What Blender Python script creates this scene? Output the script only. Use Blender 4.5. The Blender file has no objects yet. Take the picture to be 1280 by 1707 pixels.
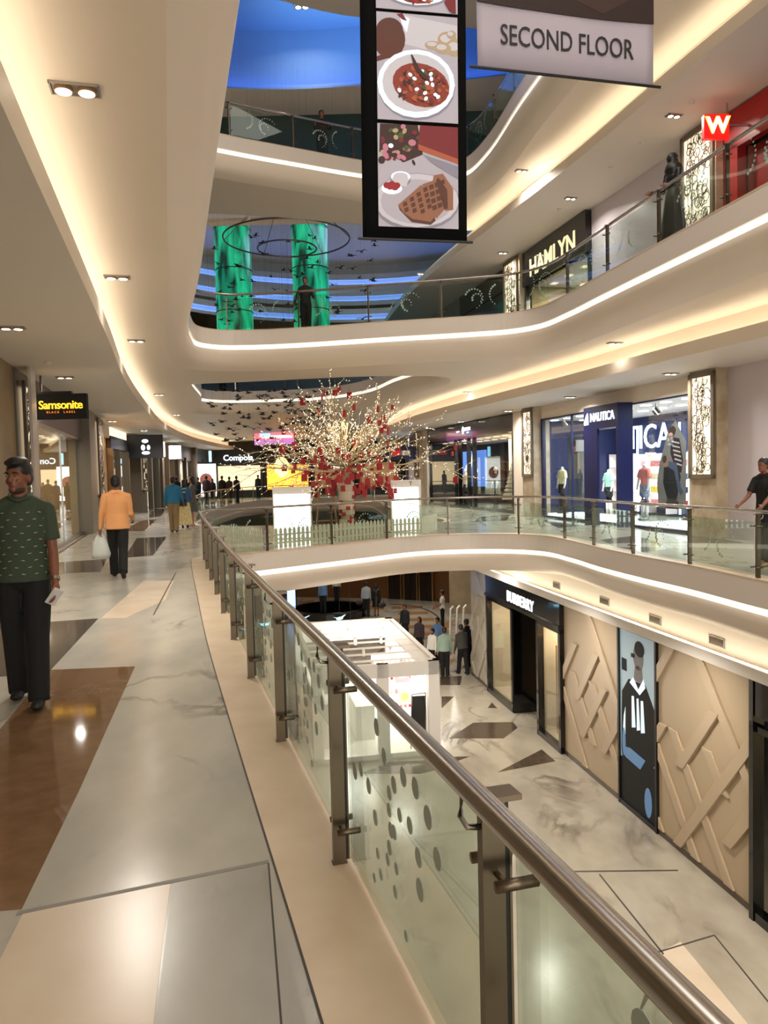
import bpy, bmesh, math, random
from mathutils import Vector, Matrix, Euler
from mathutils.geometry import tessellate_polygon
random.seed(7)
S = bpy.context.scene
COL = S.collection
PI = math.pi

# ------------------------------------------------------------------ camera, world, exposure
F = 1282.0
PITCH = math.atan(63.5 / F)
ROLL = .024
CZ = 1.6
cam = bpy.data.cameras.new('camera')
cam.sensor_fit = 'HORIZONTAL'; cam.sensor_width = 36; cam.lens = 36 * F / 1280
cam.clip_start = .05; cam.clip_end = 300
co = bpy.data.objects.new('camera', cam); COL.objects.link(co)
FW = Vector((0, math.cos(PITCH), -math.sin(PITCH)))
_r = Vector((1, 0, 0)); _u = Vector((0, math.sin(PITCH), math.cos(PITCH)))
CR = math.cos(ROLL) * _r - math.sin(ROLL) * _u
CU = math.sin(ROLL) * _r + math.cos(ROLL) * _u
m = Matrix.Identity(4)
for i in range(3):
    m[i][0] = CR[i]; m[i][1] = CU[i]; m[i][2] = -FW[i]
m[2][3] = CZ
co.matrix_world = m
S.camera = co

S.view_settings.view_transform = 'Standard'
S.view_settings.look = 'None'
S.view_settings.gamma = 1
S.view_settings.use_curve_mapping = False
S.view_settings.exposure = 0.45
S.cycles.use_denoising = True
S.cycles.max_bounces = 8
S.cycles.transparent_max_bounces = 24
S.cycles.sample_clamp_indirect = 6
S.cycles.caustics_reflective = False
S.cycles.caustics_refractive = False
W = bpy.data.worlds.new('world'); S.world = W; W.use_nodes = True
W.node_tree.nodes['Background'].inputs[0].default_value = (1.0, .96, .92, 1)
W.node_tree.nodes['Background'].inputs[1].default_value = .30

def area(name, loc, size, power, color=(1, .93, .84), rot=(0, 0, 0), sy=None, spread=PI):
    l = bpy.data.lights.new(name, 'AREA'); l.energy = power; l.color = color
    l.shape = 'RECTANGLE' if sy else 'DISK'; l.size = size
    if sy: l.size_y = sy
    l.spread = spread
    o = bpy.data.objects.new(name, l); o.location = loc; o.rotation_euler = rot; COL.objects.link(o)
    return o

def ray(px, py):
    return FW + CR * ((px - 640) / F) - CU * ((py - 853.5) / F)
def P(px, py, z):
    """point of the photograph that lies on the level z"""
    d = ray(px, py); t = (z - CZ) / d.z
    return Vector((d.x * t, d.y * t, z))
def D(px, py, Y):
    """point of the photograph that lies Y metres ahead"""
    d = ray(px, py); t = Y / d.y
    return Vector((d.x * t, Y, CZ + d.z * t))

# ------------------------------------------------------------------ helpers
def lin(c):
    return tuple(((x / 12.92) if x <= .04045 else ((x + .055) / 1.055) ** 2.4) for x in c)
def hexc(h):
    return lin(tuple(int(h[i:i + 2], 16) / 255 for i in (0, 2, 4)))
MATS = {}
def mat(name, col, rough=.5, metal=0, emit=None, es=0, spec=.5, coat=0, bump=None, var=None):
    if name in MATS: return MATS[name]
    m = bpy.data.materials.new(name); m.use_nodes = True
    nt = m.node_tree; b = nt.nodes['Principled BSDF']
    c = hexc(col) if isinstance(col, str) else col
    b.inputs['Base Color'].default_value = (*c, 1)
    b.inputs['Roughness'].default_value = rough
    b.inputs['Metallic'].default_value = metal
    b.inputs['Specular IOR Level'].default_value = spec
    b.inputs['Coat Weight'].default_value = coat
    if emit:
        e = hexc(emit) if isinstance(emit, str) else emit
        b.inputs['Emission Color'].default_value = (*e, 1)
        b.inputs['Emission Strength'].default_value = es
    if var or bump:
        tc = nt.nodes.new('ShaderNodeTexCoord'); n = nt.nodes.new('ShaderNodeTexNoise')
        n.inputs['Scale'].default_value = (var or bump)[0]; n.inputs['Detail'].default_value = 6
        nt.links.new(tc.outputs['Object'], n.inputs['Vector'])
        if var:
            mx = nt.nodes.new('ShaderNodeMixRGB'); mx.inputs[1].default_value = (*c, 1)
            mx.inputs[2].default_value = (*hexc(var[1]), 1)
            r = nt.nodes.new('ShaderNodeMapRange'); r.inputs[1].default_value = .35; r.inputs[2].default_value = .65
            nt.links.new(n.outputs['Fac'], r.inputs[0]); nt.links.new(r.outputs[0], mx.inputs[0])
            nt.links.new(mx.outputs[0], b.inputs['Base Color'])
        if bump:
            bp = nt.nodes.new('ShaderNodeBump'); bp.inputs['Strength'].default_value = bump[1]
            bp.inputs['Distance'].default_value = .01
            nt.links.new(n.outputs['Fac'], bp.inputs['Height']); nt.links.new(bp.outputs[0], b.inputs['Normal'])
    MATS[name] = m
    return m

def marble(name, base, vein, cloud, rough=.1, scale=1.0, thr=.035, amount=.75):
    m = bpy.data.materials.new(name); m.use_nodes = True
    nt = m.node_tree; N = nt.nodes.new; Lk = nt.links.new
    b = nt.nodes['Principled BSDF']; b.inputs['Roughness'].default_value = rough
    tc = N('ShaderNodeTexCoord'); mp = N('ShaderNodeMapping'); mp.inputs['Scale'].default_value = (scale, scale * .55, scale)
    mp.inputs['Rotation'].default_value = (0, 0, .6)
    Lk(tc.outputs['Object'], mp.inputs['Vector'])
    n1 = N('ShaderNodeTexNoise'); n1.inputs['Scale'].default_value = 1.1; n1.inputs['Detail'].default_value = 8
    n1.inputs['Distortion'].default_value = .7; Lk(mp.outputs[0], n1.inputs['Vector'])
    # thin veins where the noise crosses one half, broken up by a second noise
    s = N('ShaderNodeMath'); s.operation = 'SUBTRACT'; s.inputs[1].default_value = .5; Lk(n1.outputs['Fac'], s.inputs[0])
    a = N('ShaderNodeMath'); a.operation = 'ABSOLUTE'; Lk(s.outputs[0], a.inputs[0])
    mr = N('ShaderNodeMapRange'); mr.inputs[1].default_value = 0; mr.inputs[2].default_value = thr
    mr.inputs[3].default_value = 1; mr.inputs[4].default_value = 0; Lk(a.outputs[0], mr.inputs[0])
    n2 = N('ShaderNodeTexNoise'); n2.inputs['Scale'].default_value = .9; n2.inputs['Detail'].default_value = 3
    Lk(mp.outputs[0], n2.inputs['Vector'])
    r2 = N('ShaderNodeMapRange'); r2.inputs[1].default_value = .5; r2.inputs[2].default_value = .68; Lk(n2.outputs['Fac'], r2.inputs[0])
    mu = N('ShaderNodeMath'); mu.operation = 'MULTIPLY'; Lk(mr.outputs[0], mu.inputs[0]); Lk(r2.outputs[0], mu.inputs[1])
    mu2 = N('ShaderNodeMath'); mu2.operation = 'MULTIPLY'; mu2.inputs[1].default_value = amount; Lk(mu.outputs[0], mu2.inputs[0])
    mixc = N('ShaderNodeMixRGB'); mixc.inputs[1].default_value = (*hexc(base), 1); mixc.inputs[2].default_value = (*hexc(cloud), 1)
    n3 = N('ShaderNodeTexNoise'); n3.inputs['Scale'].default_value = 2.3; n3.inputs['Detail'].default_value = 6
    Lk(mp.outputs[0], n3.inputs['Vector'])
    r3 = N('ShaderNodeMapRange'); r3.inputs[1].default_value = .4; r3.inputs[2].default_value = .75; Lk(n3.outputs['Fac'], r3.inputs[0])
    Lk(r3.outputs[0], mixc.inputs[0])
    mx = N('ShaderNodeMixRGB'); mx.inputs[2].default_value = (*hexc(vein), 1)
    Lk(mixc.outputs[0], mx.inputs[1]); Lk(mu2.outputs[0], mx.inputs[0]); Lk(mx.outputs[0], b.inputs['Base Color'])
    return m

def glassm(name, tint, refl=1.0, rough=.0):
    m = bpy.data.materials.new(name); m.use_nodes = True
    nt = m.node_tree; nt.nodes.clear(); N = nt.nodes.new
    o = N('ShaderNodeOutputMaterial'); mx = N('ShaderNodeMixShader'); t = N('ShaderNodeBsdfTransparent'); g = N('ShaderNodeBsdfGlossy')
    t.inputs[0].default_value = (*tint, 1); g.inputs['Roughness'].default_value = rough
    g.inputs[0].default_value = (.95, 1, .97, 1)
    f = N('ShaderNodeLayerWeight'); pw = N('ShaderNodeMath'); pw.operation = 'POWER'; pw.inputs[1].default_value = 4
    mu = N('ShaderNodeMath'); mu.operation = 'MULTIPLY_ADD'; mu.inputs[1].default_value = .8 * refl; mu.inputs[2].default_value = .035 * refl
    nt.links.new(f.outputs['Facing'], pw.inputs[0]); nt.links.new(pw.outputs[0], mu.inputs[0]); nt.links.new(mu.outputs[0], mx.inputs[0])
    nt.links.new(t.outputs[0], mx.inputs[1]); nt.links.new(g.outputs[0], mx.inputs[2]); nt.links.new(mx.outputs[0], o.inputs[0])
    return m

CREAM = mat('cream_paint', 'E6DACA', .45)
WHITEC = mat('white_ceiling_paint', 'DDD6CC', .55)
FASC = mat('fascia_paint', 'DCD2C8', .35)
LAV = mat('lavender_board', 'CBC2C8', .35)
BEIGE = mat('beige_stone', 'CDB79C', .35, var=(3, 'D8C4AC'), spec=.4)
MARB = marble('white_marble', 'B6B1A4', '5E5852', 'A19E95', .18, 1.0, thr=.03, amount=.95)
MARB0 = marble('veined_marble', 'ADA595', '544B42', '968D7F', .2, .7, thr=.045, amount=.85)
GREYM = marble('grey_marble', 'A5A298', '6E665E', '9A958A', .26, 1.4)
BEIGEM = mat('beige_marble', 'CBB9A2', .26, var=(2.2, 'D3C4AF'))
BROWN = mat('brown_polished_stone', '7E6247', .06, var=(9, '75593F'))
DARKT = mat('dark_polished_stone', '514A43', .07, var=(6, '5C544C'))
DARKB = mat('dark_brown_stone', '4B4238', .15, var=(6, '57493C'))
JOINT = mat('joint', '3A342E', .6)
STEEL = mat('brushed_steel', (.42, .39, .36), .24, 1)
STEELD = mat('dark_bronze_steel', (.16, .125, .09), .36, 1)
BLACK = mat('black', '0B0A0A', .4)
BLACKG = mat('black_gloss', '08080A', .12, coat=.5)
GLASS = glassm('railing_glass', (.84, .90, .86), 1.0)
GLASSD = glassm('far_railing_glass', (.84, .90, .88), .7)
SHOPG = glassm('shop_glass', (.9, .93, .95), .9)
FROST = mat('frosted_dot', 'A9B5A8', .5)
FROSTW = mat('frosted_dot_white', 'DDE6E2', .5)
LED = mat('warm_led', 'FFFFFF', .5, emit=(1, .88, .68), es=.8)
LEDC = mat('cove_led', 'FFFFFF', .5, emit=(1, .88, .68), es=3.4)
LEDS = mat('soft_led', 'FFFFFF', .5, emit=(1, .80, .52), es=2.0)
BULB = mat('lit_bulb', 'FFFFFF', .5, emit=(1, .88, .70), es=8)
BLUEL = mat('blue_led', '2050FF', .5, emit=(.12, .30, 1), es=3.5)
COOLL = mat('cool_panel_light', 'FFFFFF', .5, emit=(.85, .93, 1), es=4)
STONEW = mat('stone_cladding', 'A8957A', .45, var=(2, '9A876C'))

class MB:
    """collects simple shapes into ONE mesh"""
    def __init__(s): s.v = []; s.f = []; s.mi = []; s.k = 0; s.M = Matrix.Identity(4)
    def add(s, vs, fs):
        n = len(s.v)
        s.v += [s.M @ Vector(v) for v in vs]
        for f in fs: s.f.append([i + n for i in f]); s.mi.append(s.k)
    def box(s, x0, x1, y0, y1, z0, z1, rot=None):
        vs = [(x, y, z) for x in (x0, x1) for y in (y0, y1) for z in (z0, z1)]
        if rot:
            c = Vector(((x0 + x1) / 2, (y0 + y1) / 2, (z0 + z1) / 2))
            R = rot.to_matrix() if isinstance(rot, Euler) else rot
            vs = [c + R @ (Vector(v) - c) for v in vs]
        s.add(vs, [(0, 1, 3, 2), (4, 6, 7, 5), (0, 4, 5, 1), (2, 3, 7, 6), (0, 2, 6, 4), (1, 5, 7, 3)])
        return s
    def quad(s, *p): s.add(p, [tuple(range(len(p)))]); return s
    def prism(s, poly, z0, z1):
        """poly: list of (x,y); walls and caps"""
        n = len(poly)
        vs = [(p[0], p[1], z0) for p in poly] + [(p[0], p[1], z1) for p in poly]
        s.add(vs, [tuple(range(n))[::-1], tuple(range(n, 2 * n))] + [(i, (i + 1) % n, n + (i + 1) % n, n + i) for i in range(n)])
        return s
    def vprism(s, poly, y0, y1):
        """poly in the x,z plane, thick along y"""
        n = len(poly)
        vs = [(p[0], y0, p[1]) for p in poly] + [(p[0], y1, p[1]) for p in poly]
        s.add(vs, [tuple(range(n)), tuple(range(n, 2 * n))[::-1]] + [(i, n + i, n + (i + 1) % n, (i + 1) % n) for i in range(n)])
        return s
    def tube(s, pts, r, n=10, caps=True, closed=False):
        pts = [Vector(p) for p in pts]; N = len(pts); rs = r if isinstance(r, (list, tuple)) else [r] * N
        base = len(s.v); up = Vector((0, 0, 1)); vs = []
        for i, p in enumerate(pts):
            a = pts[i - 1] if (i or closed) else pts[0]; b = pts[(i + 1) % N] if (i < N - 1 or closed) else pts[-1]
            t = (b - a).normalized() if (b - a).length > 1e-9 else up
            sx = t.cross(up)
            if sx.length < .05: sx = t.cross(Vector((0, 1, 0)))
            sx.normalize(); sy = sx.cross(t)
            for k in range(n):
                an = 2 * PI * k / n
                vs.append(p + rs[i] * (math.cos(an) * sx + math.sin(an) * sy))
        fs = []
        for i in range(N if closed else N - 1):
            j = (i + 1) % N
            for k in range(n):
                fs.append((i * n + k, j * n + k, j * n + (k + 1) % n, i * n + (k + 1) % n))
        if caps and not closed:
            fs.append(tuple(range(n))); fs.append(tuple(range((N - 1) * n, N * n))[::-1])
        s.add(vs, fs); return s
    def ell(s, c, r, nu=10, nv=7, R=None):
        vs = []; c = Vector(c)
        for j in range(1, nv):
            ph = PI * j / nv
            for i in range(nu):
                th = 2 * PI * i / nu
                v = Vector((r[0] * math.sin(ph) * math.cos(th), r[1] * math.sin(ph) * math.sin(th), r[2] * math.cos(ph)))
                vs.append(c + (R @ v if R else v))
        t = Vector((0, 0, r[2])); t = R @ t if R else t
        vs += [c + t, c - t]; T = len(vs) - 2; fs = []
        for j in range(nv - 2):
            for i in range(nu):
                fs.append((j * nu + i, (j + 1) * nu + i, (j + 1) * nu + (i + 1) % nu, j * nu + (i + 1) % nu))
        for i in range(nu):
            fs.append((T, i, (i + 1) % nu)); fs.append((T + 1, (nv - 2) * nu + (i + 1) % nu, (nv - 2) * nu + i))
        s.add(vs, fs); return s
    def lathe(s, prof, n=20, c=(0, 0, 0)):
        vs = []; N = len(prof)
        for r, z in prof:
            for k in range(n):
                a = 2 * PI * k / n; vs.append((c[0] + r * math.cos(a), c[1] + r * math.sin(a), c[2] + z))
        s.add(vs, [(i * n + k, i * n + (k + 1) % n, (i + 1) * n + (k + 1) % n, (i + 1) * n + k) for i in range(N - 1) for k in range(n)] + [tuple(range(n))[::-1], tuple(range((N - 1) * n, N * n))])
        return s
    def disc(s, c, ax, ay, n=12, t=None):
        """flat ellipse with half axes ax, ay; t = thickness vector"""
        c = Vector(c); ax = Vector(ax); ay = Vector(ay)
        r = [c + math.cos(2 * PI * k / n) * ax + math.sin(2 * PI * k / n) * ay for k in range(n)]
        if t is None: s.add(r, [tuple(range(n))]); return s
        t = Vector(t)
        s.add(r + [p + t for p in r], [tuple(range(n))[::-1], tuple(range(n, 2 * n))] + [(i, (i + 1) % n, n + (i + 1) % n, n + i) for i in range(n)])
        return s
    def poly(s, loops, z, flip=False):
        """flat polygon with holes"""
        L = [[Vector((p[0], p[1], 0)) for p in l] for l in loops]
        tri = tessellate_polygon(L); flat = [p for l in L for p in l]
        up = None; fs = []
        for t in tri:
            a, b, c = (flat[i] for i in t)
            n = (b - a).cross(c - a).z
            if abs(n) < 1e-9: continue
            if (n < 0) != flip: t = t[::-1]
            fs.append(tuple(t))
        s.add([(p.x, p.y, z) for p in flat], fs); return s
    def grid(s, w, h, nx, nz, f):
        s.add([(w * i / nx, f(w * i / nx, h * j / nz), h * j / nz) for j in range(nz + 1) for i in range(nx + 1)],
              [(j * (nx + 1) + i, j * (nx + 1) + i + 1, (j + 1) * (nx + 1) + i + 1, (j + 1) * (nx + 1) + i) for j in range(nz) for i in range(nx)]); return s
    def build(s, name, mats, parent=None, smooth=False, **props):
        me = bpy.data.meshes.new(name)
        me.from_pydata([tuple(v) for v in s.v], [], s.f)
        if not isinstance(mats, (list, tuple)): mats = [mats]
        for mm in mats: me.materials.append(mm)
        if len(mats) > 1: me.polygons.foreach_set('material_index', s.mi)
        if smooth: me.polygons.foreach_set('use_smooth', [True] * len(me.polygons))
        me.update()
        o = bpy.data.objects.new(name, me); COL.objects.link(o)
        if parent: o.parent = parent
        for k, v in props.items(): o[k] = v
        return o

def bevel(o, w=.01, seg=2):
    b = o.modifiers.new('bevel', 'BEVEL'); b.width = w; b.segments = seg; b.limit_method = 'ANGLE'
    return o
def empty(name, loc, rz=0, label=None, cat=None, group=None, R=None):
    o = bpy.data.objects.new(name, None); o.location = loc; o.rotation_euler = (0, 0, rz); o.empty_display_size = .2
    COL.objects.link(o)
    if label: o['label'] = label
    if cat: o['category'] = cat
    if group: o['group'] = group
    return o
def tag(o, label, cat, group=None, kind=None):
    o['label'] = label; o['category'] = cat
    if group: o['group'] = group
    if kind: o['kind'] = kind
    return o
def struct(o, label=None):
    o['kind'] = 'structure'
    if label: o['label'] = label
    return o
def copy_tree(o, parent=None):
    c = o.copy(); COL.objects.link(c)
    if parent: c.parent = parent
    for ch in list(o.children): copy_tree(ch, c)
    return c
def text_mesh(body, size, depth=.01, off=0, align='CENTER', spacing=1.0, shear=0):
    cu = bpy.data.curves.new('t', 'FONT'); cu.body = body; cu.size = size; cu.extrude = depth; cu.offset = off
    cu.align_x = align; cu.align_y = 'CENTER'; cu.space_character = spacing; cu.shear = shear; cu.resolution_u = 3
    t = bpy.data.objects.new('t', cu); COL.objects.link(t)
    dg = bpy.context.evaluated_depsgraph_get()
    me = bpy.data.meshes.new_from_object(t.evaluated_get(dg)); bpy.data.objects.remove(t); bpy.data.curves.remove(cu)
    return me
def text(body, size, m, parent, loc, rot=(PI / 2, 0, PI), name='lettering', sx=1, **kw):
    me = text_mesh(body, size, **kw); me.name = name; me.materials.clear(); me.materials.append(m)
    o = bpy.data.objects.new(name, me); COL.objects.link(o); o.parent = parent; o.location = loc; o.rotation_euler = rot
    o.scale = (sx, 1, 1)
    return o

def smooth_path(pts, seg=6, closed=False):
    pts = [Vector((p[0], p[1])) for p in pts]; N = len(pts); out = []
    rng = range(N) if closed else range(N - 1)
    for i in rng:
        p1 = pts[i]; p2 = pts[(i + 1) % N]
        p0 = pts[i - 1] if (i or closed) else p1; p3 = pts[(i + 2) % N] if (closed or i + 2 < N) else p2
        # centripetal-ish Catmull-Rom with tangents scaled by segment length
        L = (p2 - p1).length
        d0 = (p1 - p0).length or L; d2 = (p3 - p2).length or L
        m1 = ((p2 - p1) / L + (p1 - p0) / d0) * .5 if p0 != p1 else (p2 - p1) / L
        m2 = ((p3 - p2) / d2 + (p2 - p1) / L) * .5 if p3 != p2 else (p2 - p1) / L
        n = max(1, min(seg, int(L / .15)))
        for k in range(n):
            t = k / n; h = (2 * t**3 - 3 * t**2 + 1, t**3 - 2 * t**2 + t, -2 * t**3 + 3 * t**2, t**3 - t**2)
            out.append(h[0] * p1 + h[1] * L * m1 + h[2] * p2 + h[3] * L * m2)
    if not closed: out.append(pts[-1])
    return out
def normals(path, closed=True):
    """unit normals to the right of the path (into the slab when the void runs counter-clockwise)"""
    out = []; N = len(path)
    for i in range(N):
        a = path[i - 1] if (i or closed) else path[0]; b = path[(i + 1) % N] if (i < N - 1 or closed) else path[-1]
        t = (b - a).normalized(); out.append(Vector((t.y, -t.x)))
    return out
def offset(path, o, closed=True):
    return [p + n * o for p, n in zip(path, normals(path, closed))]
def sweep(path, prof, closed=True, mb=None):
    mb = mb or MB(); ns = normals(path, closed); N = len(path); K = len(prof)
    vs = [(p.x + n.x * o, p.y + n.y * o, z) for p, n in zip(path, ns) for o, z in prof]
    fs = []
    for i in range(N if closed else N - 1):
        j = (i + 1) % N
        for k in range(K - 1): fs.append((i * K + k, j * K + k, j * K + k + 1, i * K + k + 1))
    mb.add(vs, fs); return mb
def along(path, s0, step, end=None):
    """points and directions at equal steps along a path"""
    out = []; d = 0; want = s0
    for a, b in zip(path, path[1:]):
        L = (b - a).length
        while want <= d + L and (end is None or want <= end):
            out.append((a + (b - a) * ((want - d) / L), (b - a).normalized())); want += step
        d += L
    return out
def plen(path): return sum((b - a).length for a, b in zip(path, path[1:]))

# ------------------------------------------------------------------ plan of the atrium
L1, L2, L3, L0, FH = 0.0, 5.4, 10.8, -5.4, 5.4
V1_right = [(7.6, -6), (6.6, 2.5), (5.75, 7.5), (5.18, 10.8), (4.94, 12.45), (4.63, 13.9), (4.36, 15.5), (4.18, 17.3), (3.86, 18.8), (3.2, 19.45), (2.2, 19.72), (.91, 19.5), (-.58, 18.2), (-1.6, 17.25), (-2.57, 16.35), (-3.09, 15.9), (-3.36, 15.66), (-3.52, 15.35), (-3.42, 14.9)]
V1_left = [(-2.27, 10.6), (-1.44, 7.56), (-.55, 4.5), (.07, 2.4), (.76, 0), (2.45, -6)]
V1 = smooth_path(V1_right + V1_left, 6, True)
V2 = smooth_path([(7.9, -6), (6.8, 2.5), (5.9, 7.5), (5.28, 10.57), (4.86, 12.71), (4.36, 15.3), (4.06, 16.92), (3.71, 18.13), (3.18, 18.67), (2.3, 18.95), (.12, 19.4), (-2.04, 19.92), (-3.21, 20.06), (-4.1, 19.95), (-4.5, 19.5), (-4.5, 18.7),
                  (-2.72, 12), (.62, 0), (2.3, -6)], 6, True)
V3 = smooth_path([(7.9, -6), (6.4, 3), (5.1, 9), (4.3, 14), (3.5, 18.63), (3.0, 22), (2.6, 23.1), (1.9, 23.6), (.9, 23.55), (-.46, 23.0), (-2.2, 22.1), (-3.87, 21.2), (-4.6, 20.7), (-4.9, 20.2), (-4.9, 19.5), (.6, 0), (2.3, -6)], 6, True)
B1 = smooth_path([(1.9, 25), (1.0, 30), (.1, 38), (-.6, 48), (-1.6, 53), (-4, 55), (-7, 54.5), (-8.6, 52), (-8.9, 46), (-8.5, 38), (-7.0, 29.5), (-6.4, 26.6), (-5.4, 25.4), (-3, 25.2), (1.0, 24.4)], 5, True)
B2 = smooth_path([(1.6, 23.3), (.4, 28), (-.7, 31.5), (-2.5, 33.6), (-4.7, 34.2), (-7.0, 34), (-7.6, 33.2), (-7.3, 31.5), (-6.0, 24.6), (-5.5, 23.6), (-4.5, 23.4), (1.2, 22.9)], 5, True)
B3 = smooth_path([(6, 27.5), (6, 60), (-14, 60), (-14, 24.5), (-5, 24.8), (2, 27.0)], 4, True)
LIPL = smooth_path([(.8, -6), (-2.1, 4.42), (-3.05, 7.9), (-4.35, 12.6), (-5.04, 15), (-5.85, 18), (-7.3, 24), (-9.3, 33), (-10.9, 44), (-11.5, 55), (-11.5, 59.8)], 6)
WL = smooth_path([(-1.12, -6), (-7, 15.1), (-9.5, 24.8), (-11.4, 33), (-12.7, 43), (-13.3, 55), (-13.4, 60)], 6)
LIPR = smooth_path([(11.2, -6), (8.6, 4.5), (6.55, 12.8), (5.8, 15.6), (4.85, 19.5), (3.8, 23.2), (1.62, 31.3), (.2, 40), (-.3, 50), (-.3, 59.8)], 6)
WR = smooth_path([(13.4, -6), (7.6, 17.1), (5.33, 26.7), (2.25, 39.4), (1.5, 47), (1.2, 60)], 6)
def rev(p): return list(reversed(p))
def atY(path, Y):
    for a, b in zip(path, path[1:]):
        if min(a.y, b.y) <= Y <= max(a.y, b.y) and a.y != b.y:
            return a + (b - a) * ((Y - a.y) / (b.y - a.y))
    return path[0] if abs(path[0].y - Y) < abs(path[-1].y - Y) else path[-1]

OUT = [(-20, -6.5), (20, -6.5), (20, 66), (-20, 66)]
WALLR0 = lambda Y: 4.33 - .186 * (Y - 18.63)

# ------------------------------------------------------------------ floors and slabs
def slab(lv, vo, vb, fmat, num):
    t = MB().poly([OUT, vo, vb], lv); struct(t.build('floor' if num == 1 else 'floor_slab', fmat), 'floor of level %d' % num)
    prof_s = [(.0, -.53), (.02, -.62), (.09, -.80), (.24, -.93), (.5, -1.0)]
    s = MB().poly([OUT, offset(vo, .5), offset(vb, .5)], lv - 1.0, True)
    struct(s.build('ceiling', CREAM, smooth=False), 'cream soffit of the balcony slab')
    k = 0
    for v in (vo, vb):
        k += 1
        a = sweep(v, [(0, lv), (0, lv - .39), (.04, lv - .39)]); struct(a.build('trim_%d' % (num * 10 + k), FASC, smooth=False))
        a = sweep(v, [(.04, lv - .39), (.04, lv - .50)]); struct(a.build('trim_%d' % (num * 10 + k + 3), LED if (num, k) != (1, 2) else CREAM))
        a = sweep(v, [(.04, lv - .50)] + [(o, lv + z) for o, z in prof_s]); o = a.build('trim_%d' % (num * 10 + k + 6), CREAM, smooth=True); struct(o)
slab(L1, V1, B1, MARB, 1)
slab(L2, V2, B2, MARB, 2)
slab(L3, V3, B3, MARB, 3)
o = MB().poly([OUT], L0).build('floor_lower', MARB0); struct(o, 'marble floor of the hall below'); FLOOR0 = o
FLOOR1 = bpy.data.objects['floor']

def dropped(lip, wall, z, side, led=LEDC):
    """lowered ceiling between a lip over the walkway and the shop wall, light trough on its back"""
    lp = lip if side < 0 else rev(lip)       # right-hand normals point towards the wall
    lp2 = lp; sgn = 1
    w = wall
    c = MB().poly([list(lip) + rev(wall)], z, True); struct(c.build('ceiling', WHITEC), 'lowered ceiling over the walkway')
    # which side is the wall on for a path running +Y: left wall -> left normal
    p = rev(lip) if side < 0 else lip
    a = sweep(p, [(0, z), (0, z + .26), (.05, z + .26), (.05, z + .1), (.42, z + .1), (.42, z + .66)], False); struct(a.build('ceiling_lip', CREAM))
    a = sweep(p, [(.12, z + .11), (.34, z + .11)], False)
    a.f = [f[::-1] for f in a.f]; struct(a.build('trim_led', led), 'warm light strip hidden in the ceiling trough')
dropped(LIPL, WL, 3.75, -1)
dropped(LIPR, WR, 3.75, 1)
dropped(LIPR, WR, 9.15, 1)
dropped(LIPL, WL, 9.15, -1)
# kerb of beige stone under the railings
for nm, v, w, lv in (('trim_kerb', V1, .335, L1), ('trim_kerb', V2, .2, L2), ('trim_kerb', V3, .2, L3), ('trim_kerb', B1, .2, L1)):
    a = sweep(v, [(-.004, lv - .02), (-.004, lv + .004), (w, lv + .004)]); struct(a.build(nm, BEIGE))
a = sweep(V1, [(.335, .0045), (.343, .0045)]); struct(a.build('trim_joint', JOINT))

# ------------------------------------------------------------------ walls
def wall_strip(path, z0, z1, m, name, a0=None, a1=None):
    p = [q for q in path if (a0 is None or q.y >= a0) and (a1 is None or q.y <= a1)]
    if a0 is not None: p = [atY(path, a0)] + p
    if a1 is not None: p = p + [atY(path, a1)]
    mb = MB(); vs = []; 
    for q in p: vs += [(q.x, q.y, z0), (q.x, q.y, z1)]
    mb.add(vs, [(2 * i, 2 * i + 1, 2 * i + 3, 2 * i + 2) for i in range(len(p) - 1)])
    return struct(mb.build(name, m))
# outer enclosure so that rooms close behind the shops
o = MB(); o.box(-20, 20, 66, 66.2, -5.4, 16); struct(o.build('wall_back', STONEW))
for x, nm in ((-20, 'wall_west'), (20, 'wall_east')):
    struct(MB().box(x - .1, x + .1, -6.5, 66, -5.4, 16).build(nm, STONEW))
struct(MB().box(-20, 20, -6.7, -6.5, -5.4, 16).build('wall_rear', CREAM))

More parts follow.
